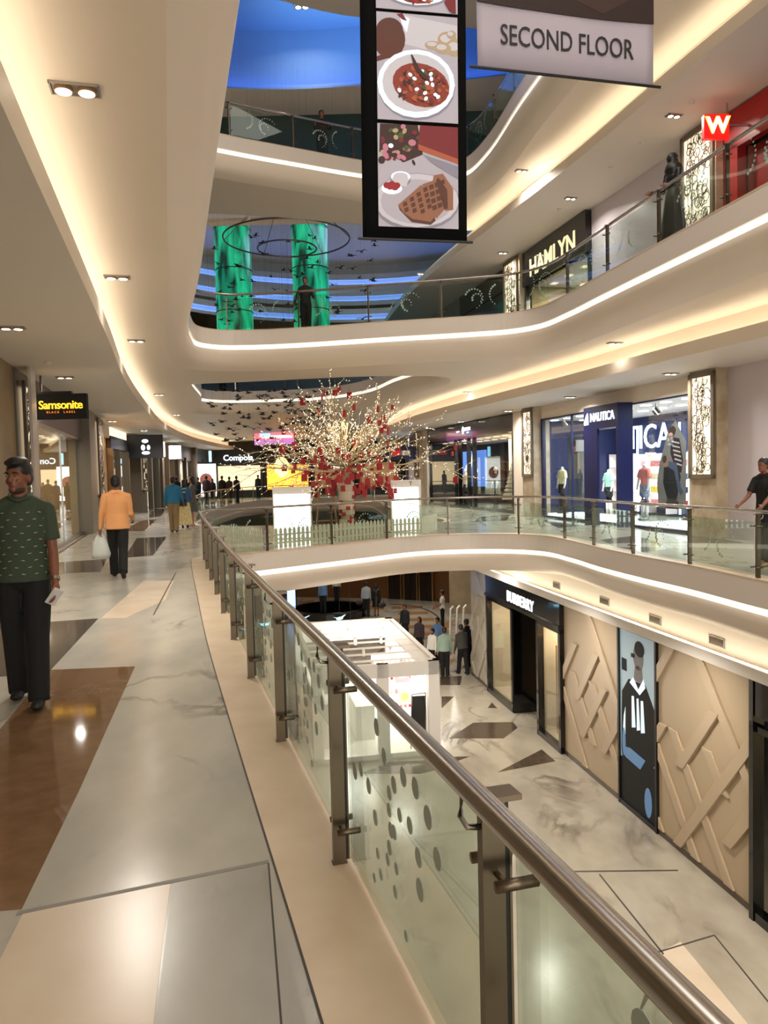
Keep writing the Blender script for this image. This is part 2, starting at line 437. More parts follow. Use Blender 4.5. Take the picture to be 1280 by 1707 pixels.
# ------------------------------------------------------------------ glass railings
def frame_at(p, t, z=0):
    """matrix with x along t, y into the slab (right of t), z up"""
    M = Matrix.Identity(4)
    n = Vector((t.y, -t.x))
    M[0][0], M[1][0] = t.x, t.y
    M[0][1], M[1][1] = n.x, n.y
    M[0][3], M[1][3], M[2][3] = p[0], p[1], z
    # keep right-handed: mirror is avoided by using explicit vertices
    return M
def railing(name, label, path, lv, posts, dots='none', cat='railing', rail_r=.026, glass=GLASS, simple=False, seed=1):
    rnd = random.Random(seed)
    org = path[0]; root = empty(name, (org.x, org.y, lv), label=label, cat=cat)
    rp = offset(path, .14, False)
    MB_ = MB(); MB_.tube([(p.x - org.x, p.y - org.y, .94) for p in rp], rail_r, 14 if not simple else 6)
    MB_.build('handrail', STEEL, root, smooth=True)
    L = lambda M, x, y, z: M @ Vector((x, y, z))
    fr = []
    for p, t in posts:
        M = frame_at((p.x - org.x, p.y - org.y), t); fr.append(M)
        b = MB(); b.M = M
        if simple:
            b.box(-.02, .02, .05, .10, 0, .9); b.build('post', STEEL, root); continue
        b.box(-.014, .014, .054, .106, .005, .9)                        # main upright
        b.box(-.03, .03, .02, .112, .9, .912)                       # cap plate
        b.k = 1; b.box(-.012, .012, .044, .054, .02, .9); b.k = 0  # black filler drawn for the dark shaded gap beside the plate
        b.box(-.014, .014, .038, .044, .02, .86)
        b.box(-.016, .016, .05, .11, .0, .012)
        po = b.build('post', [STEELD, BLACK], root)
        c = MB(); c.M = M                                               # curved arm that carries the handrail
        c.tube([(0, .10, .84), (0, .135, .845), (0, .150, .87), (0, .145, .92)], .007, 6)
        c.build('bracket', STEEL, po, smooth=True)
        for z in (.74, .16):
            c = MB(); c.M = M
            for x in (-.065, .065):
                c.tube([(x, .005, z), (x, .10, z)], .013, 8); c.tube([(0, .075, z), (x, .075, z)], .007, 6)
            c.tube([(-.066, .075, z), (.066, .075, z)], .0075, 6); c.build('glass_clamp', STEELD, po, smooth=True)
    for i in range(len(fr) - 1):
        a = fr[i] @ Vector((.035, .03, 0)); b_ = fr[i + 1] @ Vector((-.035, .03, 0))
        x = (b_ - a).normalized(); wd = (b_ - a).length; n = Vector((x.y, -x.x, 0))
        g = MB()
        vs = [a + x * u + n * v + Vector((0, 0, z)) for u in (0, wd) for v in (0, .01) for z in (.035, .80)]
        g.add(vs, [(0, 1, 3, 2), (4, 6, 7, 5), (0, 4, 5, 1), (2, 3, 7, 6), (0, 2, 6, 4), (1, 5, 7, 3)])
        go = g.build('glass_panel', glass, root)
        if dots == 'none': continue
        d = MB(); sides = 12
        arcs = [(wd * .42, .42, .26, 2.6, -1.2, 13), (wd * .47, .40, .13, 3.4, -.6, 8), (wd * .8, .5, .30, 2.2, 4.2, 9)]
        if rnd.random() < .5: arcs = [(wd - c0, z0, r0, PI - a1, PI - a0, n0) for c0, z0, r0, a0, a1, n0 in arcs]
        if dots == 'near': arcs = [(c0, z0, r0 * 1.15, a0, a1, max(5, int(n0 * .75))) for c0, z0, r0, a0, a1, n0 in arcs] + [(wd * .15, .30, .22, -.8, 2.2, 6)]
        for cx, cz, r0, a0, a1, nd in arcs:
            for k in range(nd):
                an = a0 + (a1 - a0) * k / (nd - 1); rr = r0 * (1 - .25 * k / nd)
                u = cx + rr * math.cos(an); z = cz + rr * math.sin(an); q = .012 + .012 * (k / nd) + rnd.random() * .004
                if dots == 'near': q *= 1.4
                if not (.03 < u < wd - .03 and .08 < z < .77): continue
                d.disc(a + x * u + n * .0105 + Vector((0, 0, z)), x * q, Vector((0, 0, q)), sides, n * .002)
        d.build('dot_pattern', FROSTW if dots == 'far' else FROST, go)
    return root
def sub(path, fn):
    """the part of a closed path between two picked points"""
    return [p for p in path if fn(p)]
i0 = min(range(len(V1)), key=lambda i: (V1[i] - Vector((-3.5, 15.1))).length)
i1 = min(range(len(V1)), key=lambda i: (V1[i] - Vector((.9, -.5))).length)
leftp = V1[i0:i1 + 1]; bridgep = V1[:i0 + 1]
# left: posts counted from the camera end
rl = rev(leftp); s = next(d for d in [0])
def dist_to_Y(path, Y):
    d = 0
    for a, b in zip(path, path[1:]):
        if min(a.y, b.y) <= Y <= max(a.y, b.y): return d + (b - a).length * abs((Y - a.y) / (b.y - a.y))
        d += (b - a).length
s1 = dist_to_Y(rl, 1.64)
pl = [(p, -t) for p, t in along(rl, s1 - 1.54, 1.54)][::-1]
railing('railing', 'long steel and glass railing with oval handrail running along the left walkway', leftp, L1, pl, 'near', seed=3)
br = [p for p in bridgep if p.y > 2 or p.x < 3]
s2 = dist_to_Y(br, 10.78)
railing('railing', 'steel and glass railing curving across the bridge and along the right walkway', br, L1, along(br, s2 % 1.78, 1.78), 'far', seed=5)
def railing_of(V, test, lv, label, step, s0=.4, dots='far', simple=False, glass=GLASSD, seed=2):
    k = next(i for i in range(len(V)) if test(V[i]) and not test(V[i - 1]))
    p = []
    while test(V[k % len(V)]) and len(p) < len(V): p.append(V[k % len(V)]); k += 1
    return railing('railing', label, p, lv, along(p, s0, step), dots, simple=simple, glass=glass, rail_r=.03, seed=seed)
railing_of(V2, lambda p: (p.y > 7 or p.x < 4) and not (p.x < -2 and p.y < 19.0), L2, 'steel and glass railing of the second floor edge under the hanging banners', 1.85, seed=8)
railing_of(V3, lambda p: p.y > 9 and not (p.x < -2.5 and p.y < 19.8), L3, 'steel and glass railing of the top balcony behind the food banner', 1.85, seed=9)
railing_of(B1, lambda p: p.x < -.5 and p.y > 26.0 or p.y > 47, L1, 'distant oval glass railing around the second floor opening', 2.4, dots='none', simple=True)
railing_of(B2, lambda p: p.y > 24.2, L2, 'distant glass railing above the hanging birds', 2.2, dots='none', simple=True)

# ------------------------------------------------------------------ top ceiling with its blue lit recess
GREENFIX = 1
BLUEP = mat('blue_recess_paint', '6E93BC', .5)
struct(MB().box(-14, 6, 30.4, 30.6, 12.3, 15.5).build('wall_bulkhead', mat('dark_green_bulkhead', '2E4A42', .4)))
struct(MB().box(-12, 4, 36, 36.2, 5.4, 7.7).build('wall_upper_glass', mat('dim_blue_glass', '5A6E84', .2)))
hole = smooth_path([(-9, 24.5), (-7.2, 22.6), (-3.8, 22.8), (-.9, 24.0), (2.9, 24.8), (5.6, 25.8), (6.2, 27), (4, 27.9), (0, 28.2), (-3, 28.4), (-6, 28), (-8.5, 26.5)], 5, True)
o = MB().poly([OUT, hole], 15.5, True).build('ceiling_top', CREAM); struct(o, 'cream top ceiling around the blue recess')
o = sweep(hole, [(0, 15.5), (0, 15.56), (.5, 15.56), (.5, 15.9), (0.1, 17.6)]); o.poly([offset(hole, .1)], 17.6, True)
struct(o.build('ceiling_recess', BLUEP), 'blue lit oval recess in the top ceiling')
struct(sweep(hole, [(.2, 15.6), (.42, 15.6)]).build('trim_blue', BLUEL))
area('recess_lamp', (-1, 26, 15.7), 5, 110, (.40, .66, 1), (PI, 0, 0), 4)
# stepped far rotunda rings with blue coves, seen behind the green columns
for k, (zz, R0, dz) in enumerate(((16.0, 14.5, 1.5), (14.35, 13.6, .75), (13.15, 13.0, .6), (11.9, 12.6, .5))):
    c = (-1.5, 37.5)
    ring = [Vector((c[0] + R0 * math.cos(a * PI / 32), c[1] + R0 * math.sin(a * PI / 32))) for a in range(64)][::1]
    ring = [p for p in ring if p.y > 30 or k > 9]
    ring.sort(key=lambda p: math.atan2(p.y - c[1], p.x - c[0]))
    struct(sweep(ring, [(0, zz - dz), (0, zz - .3)], False).build('wall_rotunda', CREAM))
    struct(sweep(ring, [(0, zz - .3), (.3, zz - .3), (.3, zz), (0, zz), (-.0, zz + .35)], False).build('wall_rotunda', BLUEP if k == 0 else CREAM))
    struct(sweep(ring, [(.05, zz - .28), (.25, zz - .28)], False).build('trim_blue', BLUEL))
area('rotunda_lamp', (-1, 40, 15.2), 8, 260, (.45, .55, 1), (0, 0, 0))

GREENC = mat('green_lit_glass', '28D79A', .25, emit=(.0, .34, .19), es=.5, var=(1.0, '0A3526'), spec=.8)
_nt = GREENC.node_tree
_mx = [n for n in _nt.nodes if n.bl_idname == 'ShaderNodeMixRGB'][0]; _no = [n for n in _nt.nodes if n.bl_idname == 'ShaderNodeTexNoise'][0]
_mp = _nt.nodes.new('ShaderNodeMapping'); _mp.inputs['Scale'].default_value = (1.5, 1.5, .35); _no.inputs['Distortion'].default_value = 1.2
_tc = [n for n in _nt.nodes if n.bl_idname == 'ShaderNodeTexCoord'][0]
_nt.links.new(_tc.outputs['Object'], _mp.inputs['Vector']); _nt.links.new(_mp.outputs[0], _no.inputs['Vector'])
_nt.links.new(_mx.outputs[0], _nt.nodes['Principled BSDF'].inputs['Emission Color'])  # wavy highlight streaks painted into colour and glow by the noise
for x, lab in ((-7.05, 'tall green lit glass column, the left of the pair behind the second floor bridge'), (-3.3, 'tall green lit glass column, the right of the pair behind the second floor bridge')):
    r = empty('light_column', (x, 38, L2), label=lab, cat='column', group='green lit columns')
    b = MB(); b.lathe([(.88, .25), (.88, 10)], 28); b.build('glass_shaft', GREENC, r, smooth=True)
    b = MB(); b.lathe([(1.0, 0), (1.0, .25)], 28); b.build('base', STEELD, r)
    b = MB()
    for z in (2.2, 4.2, 6.2, 8.2): b.lathe([(.885, z), (.905, z), (.905, z + .04), (.885, z + .04)], 28)
    b.build('ring_band', STEELD, r)

# ------------------------------------------------------------------ twin downlights
def twin(name, loc, label, rz=0, lamp=25, s=1.0, group='twin downlights in the ceilings'):
    r = empty(name, loc, rz, label, 'downlight', group)
    b = MB(); w, h = .17 * s, .09 * s
    for x0, x1, y0, y1 in ((-w, w, -h, -h + .012), (-w, w, h - .012, h), (-w, -w + .012, -h, h), (w - .012, w, -h, h)):
        b.box(x0, x1, y0, y1, -.014, .012)
    b.box(-w, w, -h, h, -.002, .0)
    b.build('frame', mat('fixture_grey', '9A938A', .5), r)
    for x in (-.078 * s, .078 * s):
        c = MB(); c.lathe([(.062 * s, -.03), (.066 * s, -.03), (.066 * s, .0)], 16, (x, 0, 0)); hd = c.build('lamp_head', mat('fixture_brown', '8A6A4A', .5), r)
        d = MB(); d.lathe([(.03 * s, -.034), (.055 * s, -.0335), (.055 * s, -.02)], 16, (x, 0, 0)); d.build('bulb', BULB, hd)
    if lamp:
        a = area('downlight_and_fill', (loc[0], loc[1], loc[2] - .05), .14, lamp, (1, .92, .82), spread=2.6)
    return r
RD = lambda path, Y: 0
spots = [
 (125, 147, 4.4, 'large twin downlight in the cream soffit nearest above the left walkway'),
 (195, 461, 4.4, 'second twin downlight along the cream soffit above the left walkway'),
 (227, 567, 4.4, 'third twin downlight along the cream soffit above the left walkway'),
 (265, 657, 4.4, 'small twin downlight in the soffit beside the curved ceiling edge'),
 (294, 691, 4.4, 'tiny twin downlight in the far soffit left of the hanging birds'),
 (1025, 571, 4.4, 'twin downlight in the soffit above the right railing corner'),
 (780, 653, 4.4, 'twin downlight in the soffit to the right of the white tree'),
 (20, 545, 3.75, 'twin downlight in the grey lowered ceiling at the left picture edge'),
 (108, 628, 3.75, 'twin downlight in the lowered ceiling above the black yellow-lettered sign'),
 (187, 701, 3.75, 'twin downlight in the lowered ceiling above the man in orange'),
 (240, 717, 3.75, 'twin downlight in the lowered ceiling before the dark projecting sign'),
 (1118, 622, 3.75, 'bright downlight beside the tall lattice light panel on the right'),
 (950, 661, 3.75, 'downlight in the lowered ceiling above the navy shop front'),
 (847, 684, 3.75, 'downlight in the lowered ceiling above the second lattice panel'),
 (768, 702, 3.75, 'downlight above the dark glazed shop, the nearer one'),
 (714, 713, 3.75, 'downlight above the dark glazed shop, the farther one'),
 (1123, 192, 9.15, 'twin downlight in the upper ceiling beside the red square sign'),
 (951, 330, 9.15, 'downlight in the upper ceiling before the black fascia'),
 (838, 421, 9.15, 'small downlight in the upper ceiling left of the black fascia'),
 (869, 284, 9.8, 'twin downlight in the upper soffit right of the food banner'),
 (702, 456, 9.8, 'tiny downlight in the upper soffit below the food banner'),
]
for px, py, z, lab in spots:
    p = P(px, py, z); twin('twin_downlight', (p.x, p.y, z - .003), lab, .25, lamp=(0 if px < 130 and z > 4 else 5 if z > 4 else 34) if z < 4.5 else 45)
# added fill lights without fixtures over the walkways, in and out of view
for x, y, z in ((-2.9, 8.5, 3.7), (7.0, 13.5, 3.7), (7.6, 10, 3.7), (5.9, 18.8, 3.7), (4.9, 22.5, 3.7), (4.0, 27, 3.7), (3.0, 31, 3.7), (-8.6, 26, 3.7), (-10.3, 34, 3.7), (-12, 44, 3.7), (-12.3, 52, 3.7),
                (2.8, 34, 3.7), (-4, 57, 3.7), (1, 57, 3.7), (-9, 57, 3.7)):
    area('downlight_and_fill', (x, y, z), .3, 60, (1, .93, .84), spread=2.7)
# hall below: added area lights without fixtures, brightening floor and wall
for x, y, z in ((4.6, 8, -1.2), (4.1, 12.5, -1.2), (3.4, 16.5, -1.2), (3, 22, -1.2), (0, 23, -1.2), (-2, 27, -1.2), (2, 30, -1.2), (-4, 34, -1.2), (1, 38, -1.2), (-3, 44, -1.2), (3, 35, -1.2), (-2, 52, -1.2)):
    area('downlight_and_fill', (x, y, z), .35, 45, (1, .93, .84), spread=2.8)
# added overhead area light, unseen, for soft light down the well
area('roof_fill', (1.5, 9, 15.2), 6, 700, (1, .93, .84), (0, 0, 0), 14)
# added fill from behind the viewer, standing in for the hall there
area('rear_fill', (3, -6.3, 6.5), 12, 1300, (1, .95, .89), (PI / 2, 0, 0), 12)
area('rear_fill', (5, -6.3, -3.5), 8, 150, (1, .92, .82), (PI / 2, 0, 0), 3)
for px, py in ((505, 79),):
    p = D(px, py, 27); r = twin('twin_downlight', (p.x, p.y, 17.55), 'bright white twin spotlight in the blue ceiling recess', 0, 60, 1.6)

for px, py, z, lab in ((1152, 170, 9.15, 'small white smoke detector in the upper ceiling nearest the red W sign'), (1070, 237, 9.15, 'small white smoke detector in the upper ceiling above the veiled woman'), (1018, 278, 9.15, 'small white smoke detector in the upper ceiling above the lavender wall'), (932, 348, 9.15, 'small white smoke detector in the upper ceiling before the black fascia'),
                      (1055, 640, 3.75, 'small white smoke detector in the ceiling before the navy shop'), (205 / 2.58, 603, 3.75, 'small smoke detector in the lowered ceiling above the black yellow-lettered sign')):
    p = P(px, py, z); b = MB(); b.lathe([(.03, -.06), (.055, -.05), (.06, -.02), (.06, 0)], 14); o = b.build('smoke_detector', WHITEC); o.location = (p.x, p.y, z); tag(o, lab, 'smoke detector')
# ------------------------------------------------------------------ floor inlays
def inlay(pts, z, m, parent, name='stone_inlay', th=.002):
    b = MB(); q = [P(x, y, z) for x, y in pts]
    if sum(q[i - 1].x * q[i].y - q[i].x * q[i - 1].y for i in range(len(q))) < 0: q = q[::-1]
    b.prism([(p.x, p.y) for p in q], z - .004, z + th); return b.build(name, m, parent)
inlay([(83, 1117), (225, 1111), (132, 1318), (36, 1516), (-120, 1528), (-260, 1400), (-120, 1255), (0, 1216)], 0, BROWN, FLOOR1)
inlay([(164, 1031), (80, 1122), (0, 1128), (-60, 1131), (-60, 1046), (80, 1037)], 0, DARKT, FLOOR1)
inlay([(90, 938), (178, 932), (168, 953), (78, 957)], 0, DARKT, FLOOR1)
inlay([(228, 897), (278, 895), (255, 926), (207, 930)], 0, DARKT, FLOOR1)
inlay([(258, 848), (276, 848), (268, 861), (245, 863)], 0, DARKT, FLOOR1)
inlay([(236, 868), (262, 866), (240, 885), (200, 886)], 0, BROWN, FLOOR1)
inlay([(41, 1518), (284, 1474), (268, 1600), (250, 1760), (-80, 1760)], 0, BEIGEM, FLOOR1)
inlay([(288, 1473), (446, 1440), (462, 1600), (480, 1760), (254, 1760), (272, 1600)], 0, GREYM, FLOOR1)
inlay([(168, 1031), (240, 968), (290, 968), (276, 1000), (210, 1030)], 0, BEIGEM, FLOOR1)
inlay([(30, 1520), (448, 1434), (448, 1439), (26, 1527)], 0, mat('grey_joint', '7E7A70', .5), FLOOR1, 'floor_joint', .0025)
inlay([(446, 1440), (449, 1440), (471, 1710), (467, 1710)], 0, JOINT, FLOOR1, 'floor_joint', .0025)
inlay([(292, 955), (293.5, 955), (257, 1025), (255, 1025)], 0, JOINT, FLOOR1, 'floor_joint', .0025)
inlay([(0, 984), (152, 885.5), (152, 887.5), (0, 990)], 0, STEELD, FLOOR1, 'floor_joint', .0025)
# right walkway
for pts in ([(905, 868), (960, 862), (1010, 873), (930, 880)], [(1060, 880), (1130, 884), (1240, 905), (1150, 905)], [(1000, 900), (1060, 893), (1130, 915), (1050, 922)], [(800, 862), (850, 858), (845, 868), (790, 870)]):
    inlay(pts, 0, DARKT, FLOOR1)
# hall below
Z0 = L0
for pts in ([(747.5, 1231), (789, 1204.7), (854.7, 1203.8), (862.6, 1213.4), (839.4, 1231)], [(828.4, 1287.8), (902.8, 1249.3), (926, 1269)], [(736, 1161), (757, 1161), (736, 1181)],
            [(735, 1262), (783, 1261), (748, 1274), (735, 1268)], [(600, 1290), (650, 1270), (745, 1266), (760, 1276), (700, 1290)], [(734, 1128), (770, 1127), (767, 1142), (734, 1142)], [(813, 1180), (820, 1171), (829, 1181)],
            [(1080, 1640), (1095, 1640), (1060, 1700)]):
    inlay(pts, Z0, DARKB, FLOOR0)
for pts in ([(735, 1100), (760, 1098), (752, 1106), (735, 1107)], [(500, 1003), (525, 1000), (520, 1006), (500, 1006)], [(575, 990), (600, 992), (590, 997), (560, 996)], [(600, 1010), (640, 1008), (640, 1016), (596, 1016)], [(480, 1016), (512, 1013), (510, 1019), (480, 1020)], [(730, 1040), (757, 1035), (752, 1046), (728, 1050)]):
    inlay(pts, Z0, mat('tan_stone', 'A0744A', .15), FLOOR0)
inlay([(1093, 1590), (1134, 1570), (1290, 1760), (1290, 1830)], Z0, BEIGEM, FLOOR0)
for pts in ([(948, 1452), (1130, 1450), (1130, 1452), (948, 1454)], [(1000, 1457), (1107, 1590), (1105, 1592), (998, 1458)], [(1093, 1587), (1190, 1558), (1191, 1560), (1093, 1590)], [(1191, 1558), (1290, 1680), (1290, 1684), (1190, 1560)]):
    inlay(pts, Z0, JOINT, FLOOR0, 'floor_joint', .003)
# striped round pattern in front of the lift lobby
b = MB(); c = P(672, 1036, Z0)
for k in range(5):
    y = c.y - 3.4 + k * 1.7
    b.box(c.x - .5 + (k % 2) * .3, c.x + 1.5 - abs(k - 2) * .2, y, y + .75, Z0 - .002, Z0 + .002)
b.build('stone_inlay', mat('tan_stone', 'A0744A', .15), FLOOR0)
b = MB(); ring = [(c.x - .6 + 2.4 * math.cos(a * PI / 24), c.y + 5 * math.sin(a * PI / 24)) for a in range(-12, 13)]
ring2 = [(c.x - .6 + 2.3 * math.cos(a * PI / 24), c.y + 4.8 * math.sin(a * PI / 24)) for a in range(-12, 13)]
for i in range(24): b.quad((*ring[i], Z0 + .003), (*ring[i + 1], Z0 + .003), (*ring2[i + 1], Z0 + .003), (*ring2[i], Z0 + .003))
b.build('floor_joint', JOINT, FLOOR0)

# ------------------------------------------------------------------ walls in front of which the shops stand
BRWALL = mat('brown_wall_cover', '8F7C5E', .5, var=(.8, '7D6B50'))
wall_strip(WL, 0, 3.75, BRWALL, 'wall_left', None, 14.3)
wall_strip(WR, 0, 3.75, LAV, 'wall_right', None, 17.2)
wall_strip(WR, 3.33, 3.75, CREAM, 'wall_band', 18.3, 26.4)
wall_strip(WR, 5.4, 9.15, LAV, 'wall_upper_right', 18.3, 22.8)
for nm, z0, z1 in (('wall_shop_back', 0, 3.75), ('wall_shop_back', 5.4, 9.15)):
    for w, sg in ((WR, 1), (WL, -1)):
        if sg < 0 and z0 > 1: continue
        p = [q + Vector((sg * 6.0, 0)) for q in w]
        wall_strip(p, z0, z1, mat('shop_inner_wall', '9A8F82', .6), nm, -5)
# wall of the luxury shop in the hall below
def burb(Y): return Vector((WALLR0(Y), Y))
PANELM = mat('beige_metal_panel', 'B29F83', .38, spec=.5)
BAND0 = mat('panel_band', 'B6A388', .34)
pth = [burb(-4), burb(26.25)]
wl = wall_strip([burb(-4), burb(24.3)], L0, -1.65, PANELM, 'wall_lower_right')
wall_strip([burb(24.3), burb(26.25)], L0, -1.65, MARB0, 'wall_lower_marble')
wall_strip([burb(26.25), burb(26.25) + Vector((6, 2))], L0, -.9, MARB0, 'wall_lower_return')
# lip, light trough and vented back of the trough
a = sweep(pth, [(-.15, -1.65), (-.15, -1.47), (-.11, -1.47), (-.11, -1.55), (.25, -1.55), (.25, -.99)], False)
struct(a.build('ceiling_lip', WHITEC)); a = sweep(pth, [(-.15, -1.65), (.02, -1.65)], False); struct(a.build('ceiling_lower', WHITEC))
a = sweep(pth, [(-.06, -1.535), (.14, -1.535)], False); a.f = [f[::-1] for f in a.f]; struct(a.build('trim_led', LEDC))
VENT = mat('vent_metal', '9C958A', .5)
for px, py, lab in ((928, 976, 'farthest'), (1008, 1002, 'second'), (1091, 1033, 'third'), (1196, 1069, 'nearest')):
    best = min((abs((D(px, py, Y)).x - (WALLR0(Y) + .25 * 1.0)), Y) for Y in [8 + .05 * i for i in range(300)])[1]
    p = D(px, py, best)
    ang = math.atan2(1, -.186)
    r = empty('air_vent', (WALLR0(best) + .25, best, p.z - .08), ang - PI / 2, '%s of the four grey air vents above the beige wall' % lab.capitalize(), 'vent', 'vents above the beige wall')
    b = MB(); b.box(-.012, .0, -.22, .22, 0, .02); b.box(-.012, .0, -.22, .22, .14, .16); b.box(-.012, 0, -.22, -.2, 0, .16); b.box(-.012, 0, .2, .22, 0, .16); b.build('frame', VENT, r)
    b = MB()
    for k in range(6): b.box(-.01, .002, -.2, .2, .03 + k * .02, .036 + k * .02)
    b.build('grille', STEELD, r)
# ------------------------------------------------------------------ shops
NAVY = mat('navy_lacquer', '10184A', .35)
FRAMEB = mat('taupe_frame', '6E6151', .5)
LATT = mat('bronze_lattice', '54463A', .45)
GLOW = mat('glowing_acrylic', 'FFF4E0', .5, emit=(1, .82, .56), es=.95)
WHITEL = mat('white_sign_light', 'FFFFFF', .5, emit=(.82, .9, 1), es=1.4)
YELL = mat('yellow_sign_light', 'FFD060', .5, emit=(1, .50, .02), es=1.5)
CREAML = mat('cream_letter', 'E8D9A8', .5, emit=(1, .82, .45), es=.8)
WHITEP = mat('white_lacquer', 'ECE8E2', .35)
WHITEB = mat('lit_white_panel', 'FFFFFF', .5, emit=(1, .97, .92), es=1.5)
WARMB = mat('lit_warm_panel', 'FFF0D8', .5, emit=(1, .78, .5), es=1.1)
COPPER = mat('copper', (.75, .36, .18), .3, 1)
WOOD = mat('wood', '8A6238', .5)
SHOPFL = mat('shop_floor', 'B8B0A4', .15)

def wf(path, Y0, Y1, lv, name, label, cat, group=None, off=0, near_first=True):
    """an Empty on the wall line; x runs along the wall, y points to the atrium"""
    a = atY(path, Y0); b = atY(path, Y1); d = (b - a); w = d.length; d.normalize()
    n = Vector((-d.y, d.x)); a = a + n * off
    e = empty(name, (a.x, a.y, lv), math.atan2(d.y, d.x), label, cat, group)
    return e, w
def light_panel(path, Y0, Y1, lv, z0, z1, label, off=.32, group='lattice light panels on the columns', seed=0):
    r, w = wf(path, Y0, Y1, lv, 'lattice_light', label, 'lattice light', group, off)
    rnd = random.Random(seed); t = .1
    b = MB(); b.box(0, w, .0, .06, z0, z0 + t); b.box(0, w, .0, .06, z1 - t, z1)
    b.box(0, t, .0, .06, z0, z1); b.box(w - t, w, .0, .06, z0, z1); b.build('frame', FRAMEB, r)
    b = MB(); b.box(t, w - t, .004, .014, z0 + t, z1 - t); b.build('glowing_panel', GLOW, r)
    b = MB(); H = z1 - z0 - 2 * t; WW = w - 2 * t
    for k in range(int(H * WW * 38)):
        R = rnd.choice((.06, .08, .10, .12)); x = t + R + rnd.random() * max(.01, WW - 2 * R); z = z0 + t + R + rnd.random() * (H - 2 * R)
        a0 = rnd.random() * 6.28; n = 12; a1 = rnd.choice((4.4, 5.4, 6.28))
        b.tube([(x + R * math.cos(a0 + a1 * q / n), .04, z + R * math.sin(a0 + a1 * q / n)) for q in range(n + 1)], .011, 4, False)
    for k in range(max(3, int(WW * 7))):
        x = t + .05 + rnd.random() * (WW - .1); ph = rnd.random() * 6
        b.tube([(x + .03 * math.sin(ph + q * .8), .035, z0 + t + H * q / 16) for q in range(17)], .007, 4, False)
    b.build('lattice', LATT, r)
    return r
def pilaster(path, Y0, Y1, lv, zt=3.75, off=.3, nm='column', m=None):
    a = atY(path, Y0); b = atY(path, Y1); d = (b - a); w = d.length; d.normalize(); n = Vector((-d.y, d.x))
    c = MB(); q = [a - n * .3, b - n * .3, b + n * off, a + n * off]
    c.prism([(p.x, p.y) for p in q][::-1] if False else [(p.x, p.y) for p in q], lv, lv + zt)
    o = c.build(nm, m or mat('column_stone', 'C2B39A', .4, var=(3, 'A89578'))); return struct(o, 'stone clad column between the shops')

def interior(r, w, x0, x1, h, dep=3.2, goods=None, warm=False, power=120, shelf=True, seed=0, floor=True):
    """back wall, floor, lit shelves and ceiling lights of a shop, parts of the shopfront"""
    rnd = random.Random(seed)
    b = MB(); b.box(x0, x1, -dep - .05, -dep, 0, h); b.box(x0 - .05, x0, -dep, -.1, 0, h); b.box(x1, x1 + .05, -dep, -.1, 0, h)
    b.build('inner_wall', goods[0] if goods else WHITEP, r)
    b = MB(); b.box(x0, x1, -dep, -.05, 0, .02); b.build('floor_panel', SHOPFL, r)
    b = MB(); b.box(x0, x1, -dep, -.05, h, h + .03); b.build('ceiling_panel', WHITEC, r)
    b = MB(); n = max(2, int((x1 - x0) / .9))
    for k in range(n):
        x = x0 + (k + .5) * (x1 - x0) / n
        for y in (-.7, -1.8): b.box(x - .12, x + .12, y - .1, y + .1, h - .03, h - .01)
    b.build('light_panel', WARMB if warm else COOLL, r)
    l = area('shop_lamp', (0, 0, 0), (x1 - x0) * .7, power, (1, .82, .6) if warm else (.85, .93, 1), sy=1.2)
    l.parent = r; l.location = ((x0 + x1) / 2, -1.4, h - .06)
    if shelf:
        s = MB()
        for k in range(5): s.box(x0 + .1, x1 - .1, -dep, -dep + .4, .35 + k * .42, .37 + k * .42)
        n = max(2, int((x1 - x0) / 1.1))
        for k in range(n + 1):
            x = x0 + .1 + k * (x1 - x0 - .2) / n; s.box(x - .015, x + .015, -dep, -dep + .4, .1, 2.1)
        s.build('shelf', WHITEP if not warm else WOOD, r)

GOODS = [mat('cloth_%s' % n, c, .8) for n, c in (('red', 'B23232'), ('navy', '1F2C55'), ('white', 'E9E6E0'), ('teal', '3F8F8A'), ('sand', 'C9B58C'), ('pink', 'D98A86'), ('grey', '6F7278'), ('yellow', 'D8C14A'))]
STACKS = {}
def stacks(r, xs, y, zs, label, group, seed=0):
    """folded clothes on shelves, each stack a thing of its own"""
    rnd = random.Random(seed)
    Mw = Matrix.Translation(r.location) @ Euler(r.rotation_euler).to_matrix().to_4x4()
    for x in xs:
        for z in zs:
            k = rnd.randrange(len(GOODS))
            if k not in STACKS:
                b = MB()
                for q in range(4): b.box(-.15 + .005 * q, .15 - .004 * q, -.12, .12, q * .045, q * .045 + .038)
                o = b.build('folded_clothes', GOODS[k]); bevel(o, .008, 1); STACKS[k] = o; c = o
            else:
                c = STACKS[k].copy(); COL.objects.link(c)
            c.matrix_world = Mw @ Matrix.Translation((x, y, z)); tag(c, label, 'clothes', group)

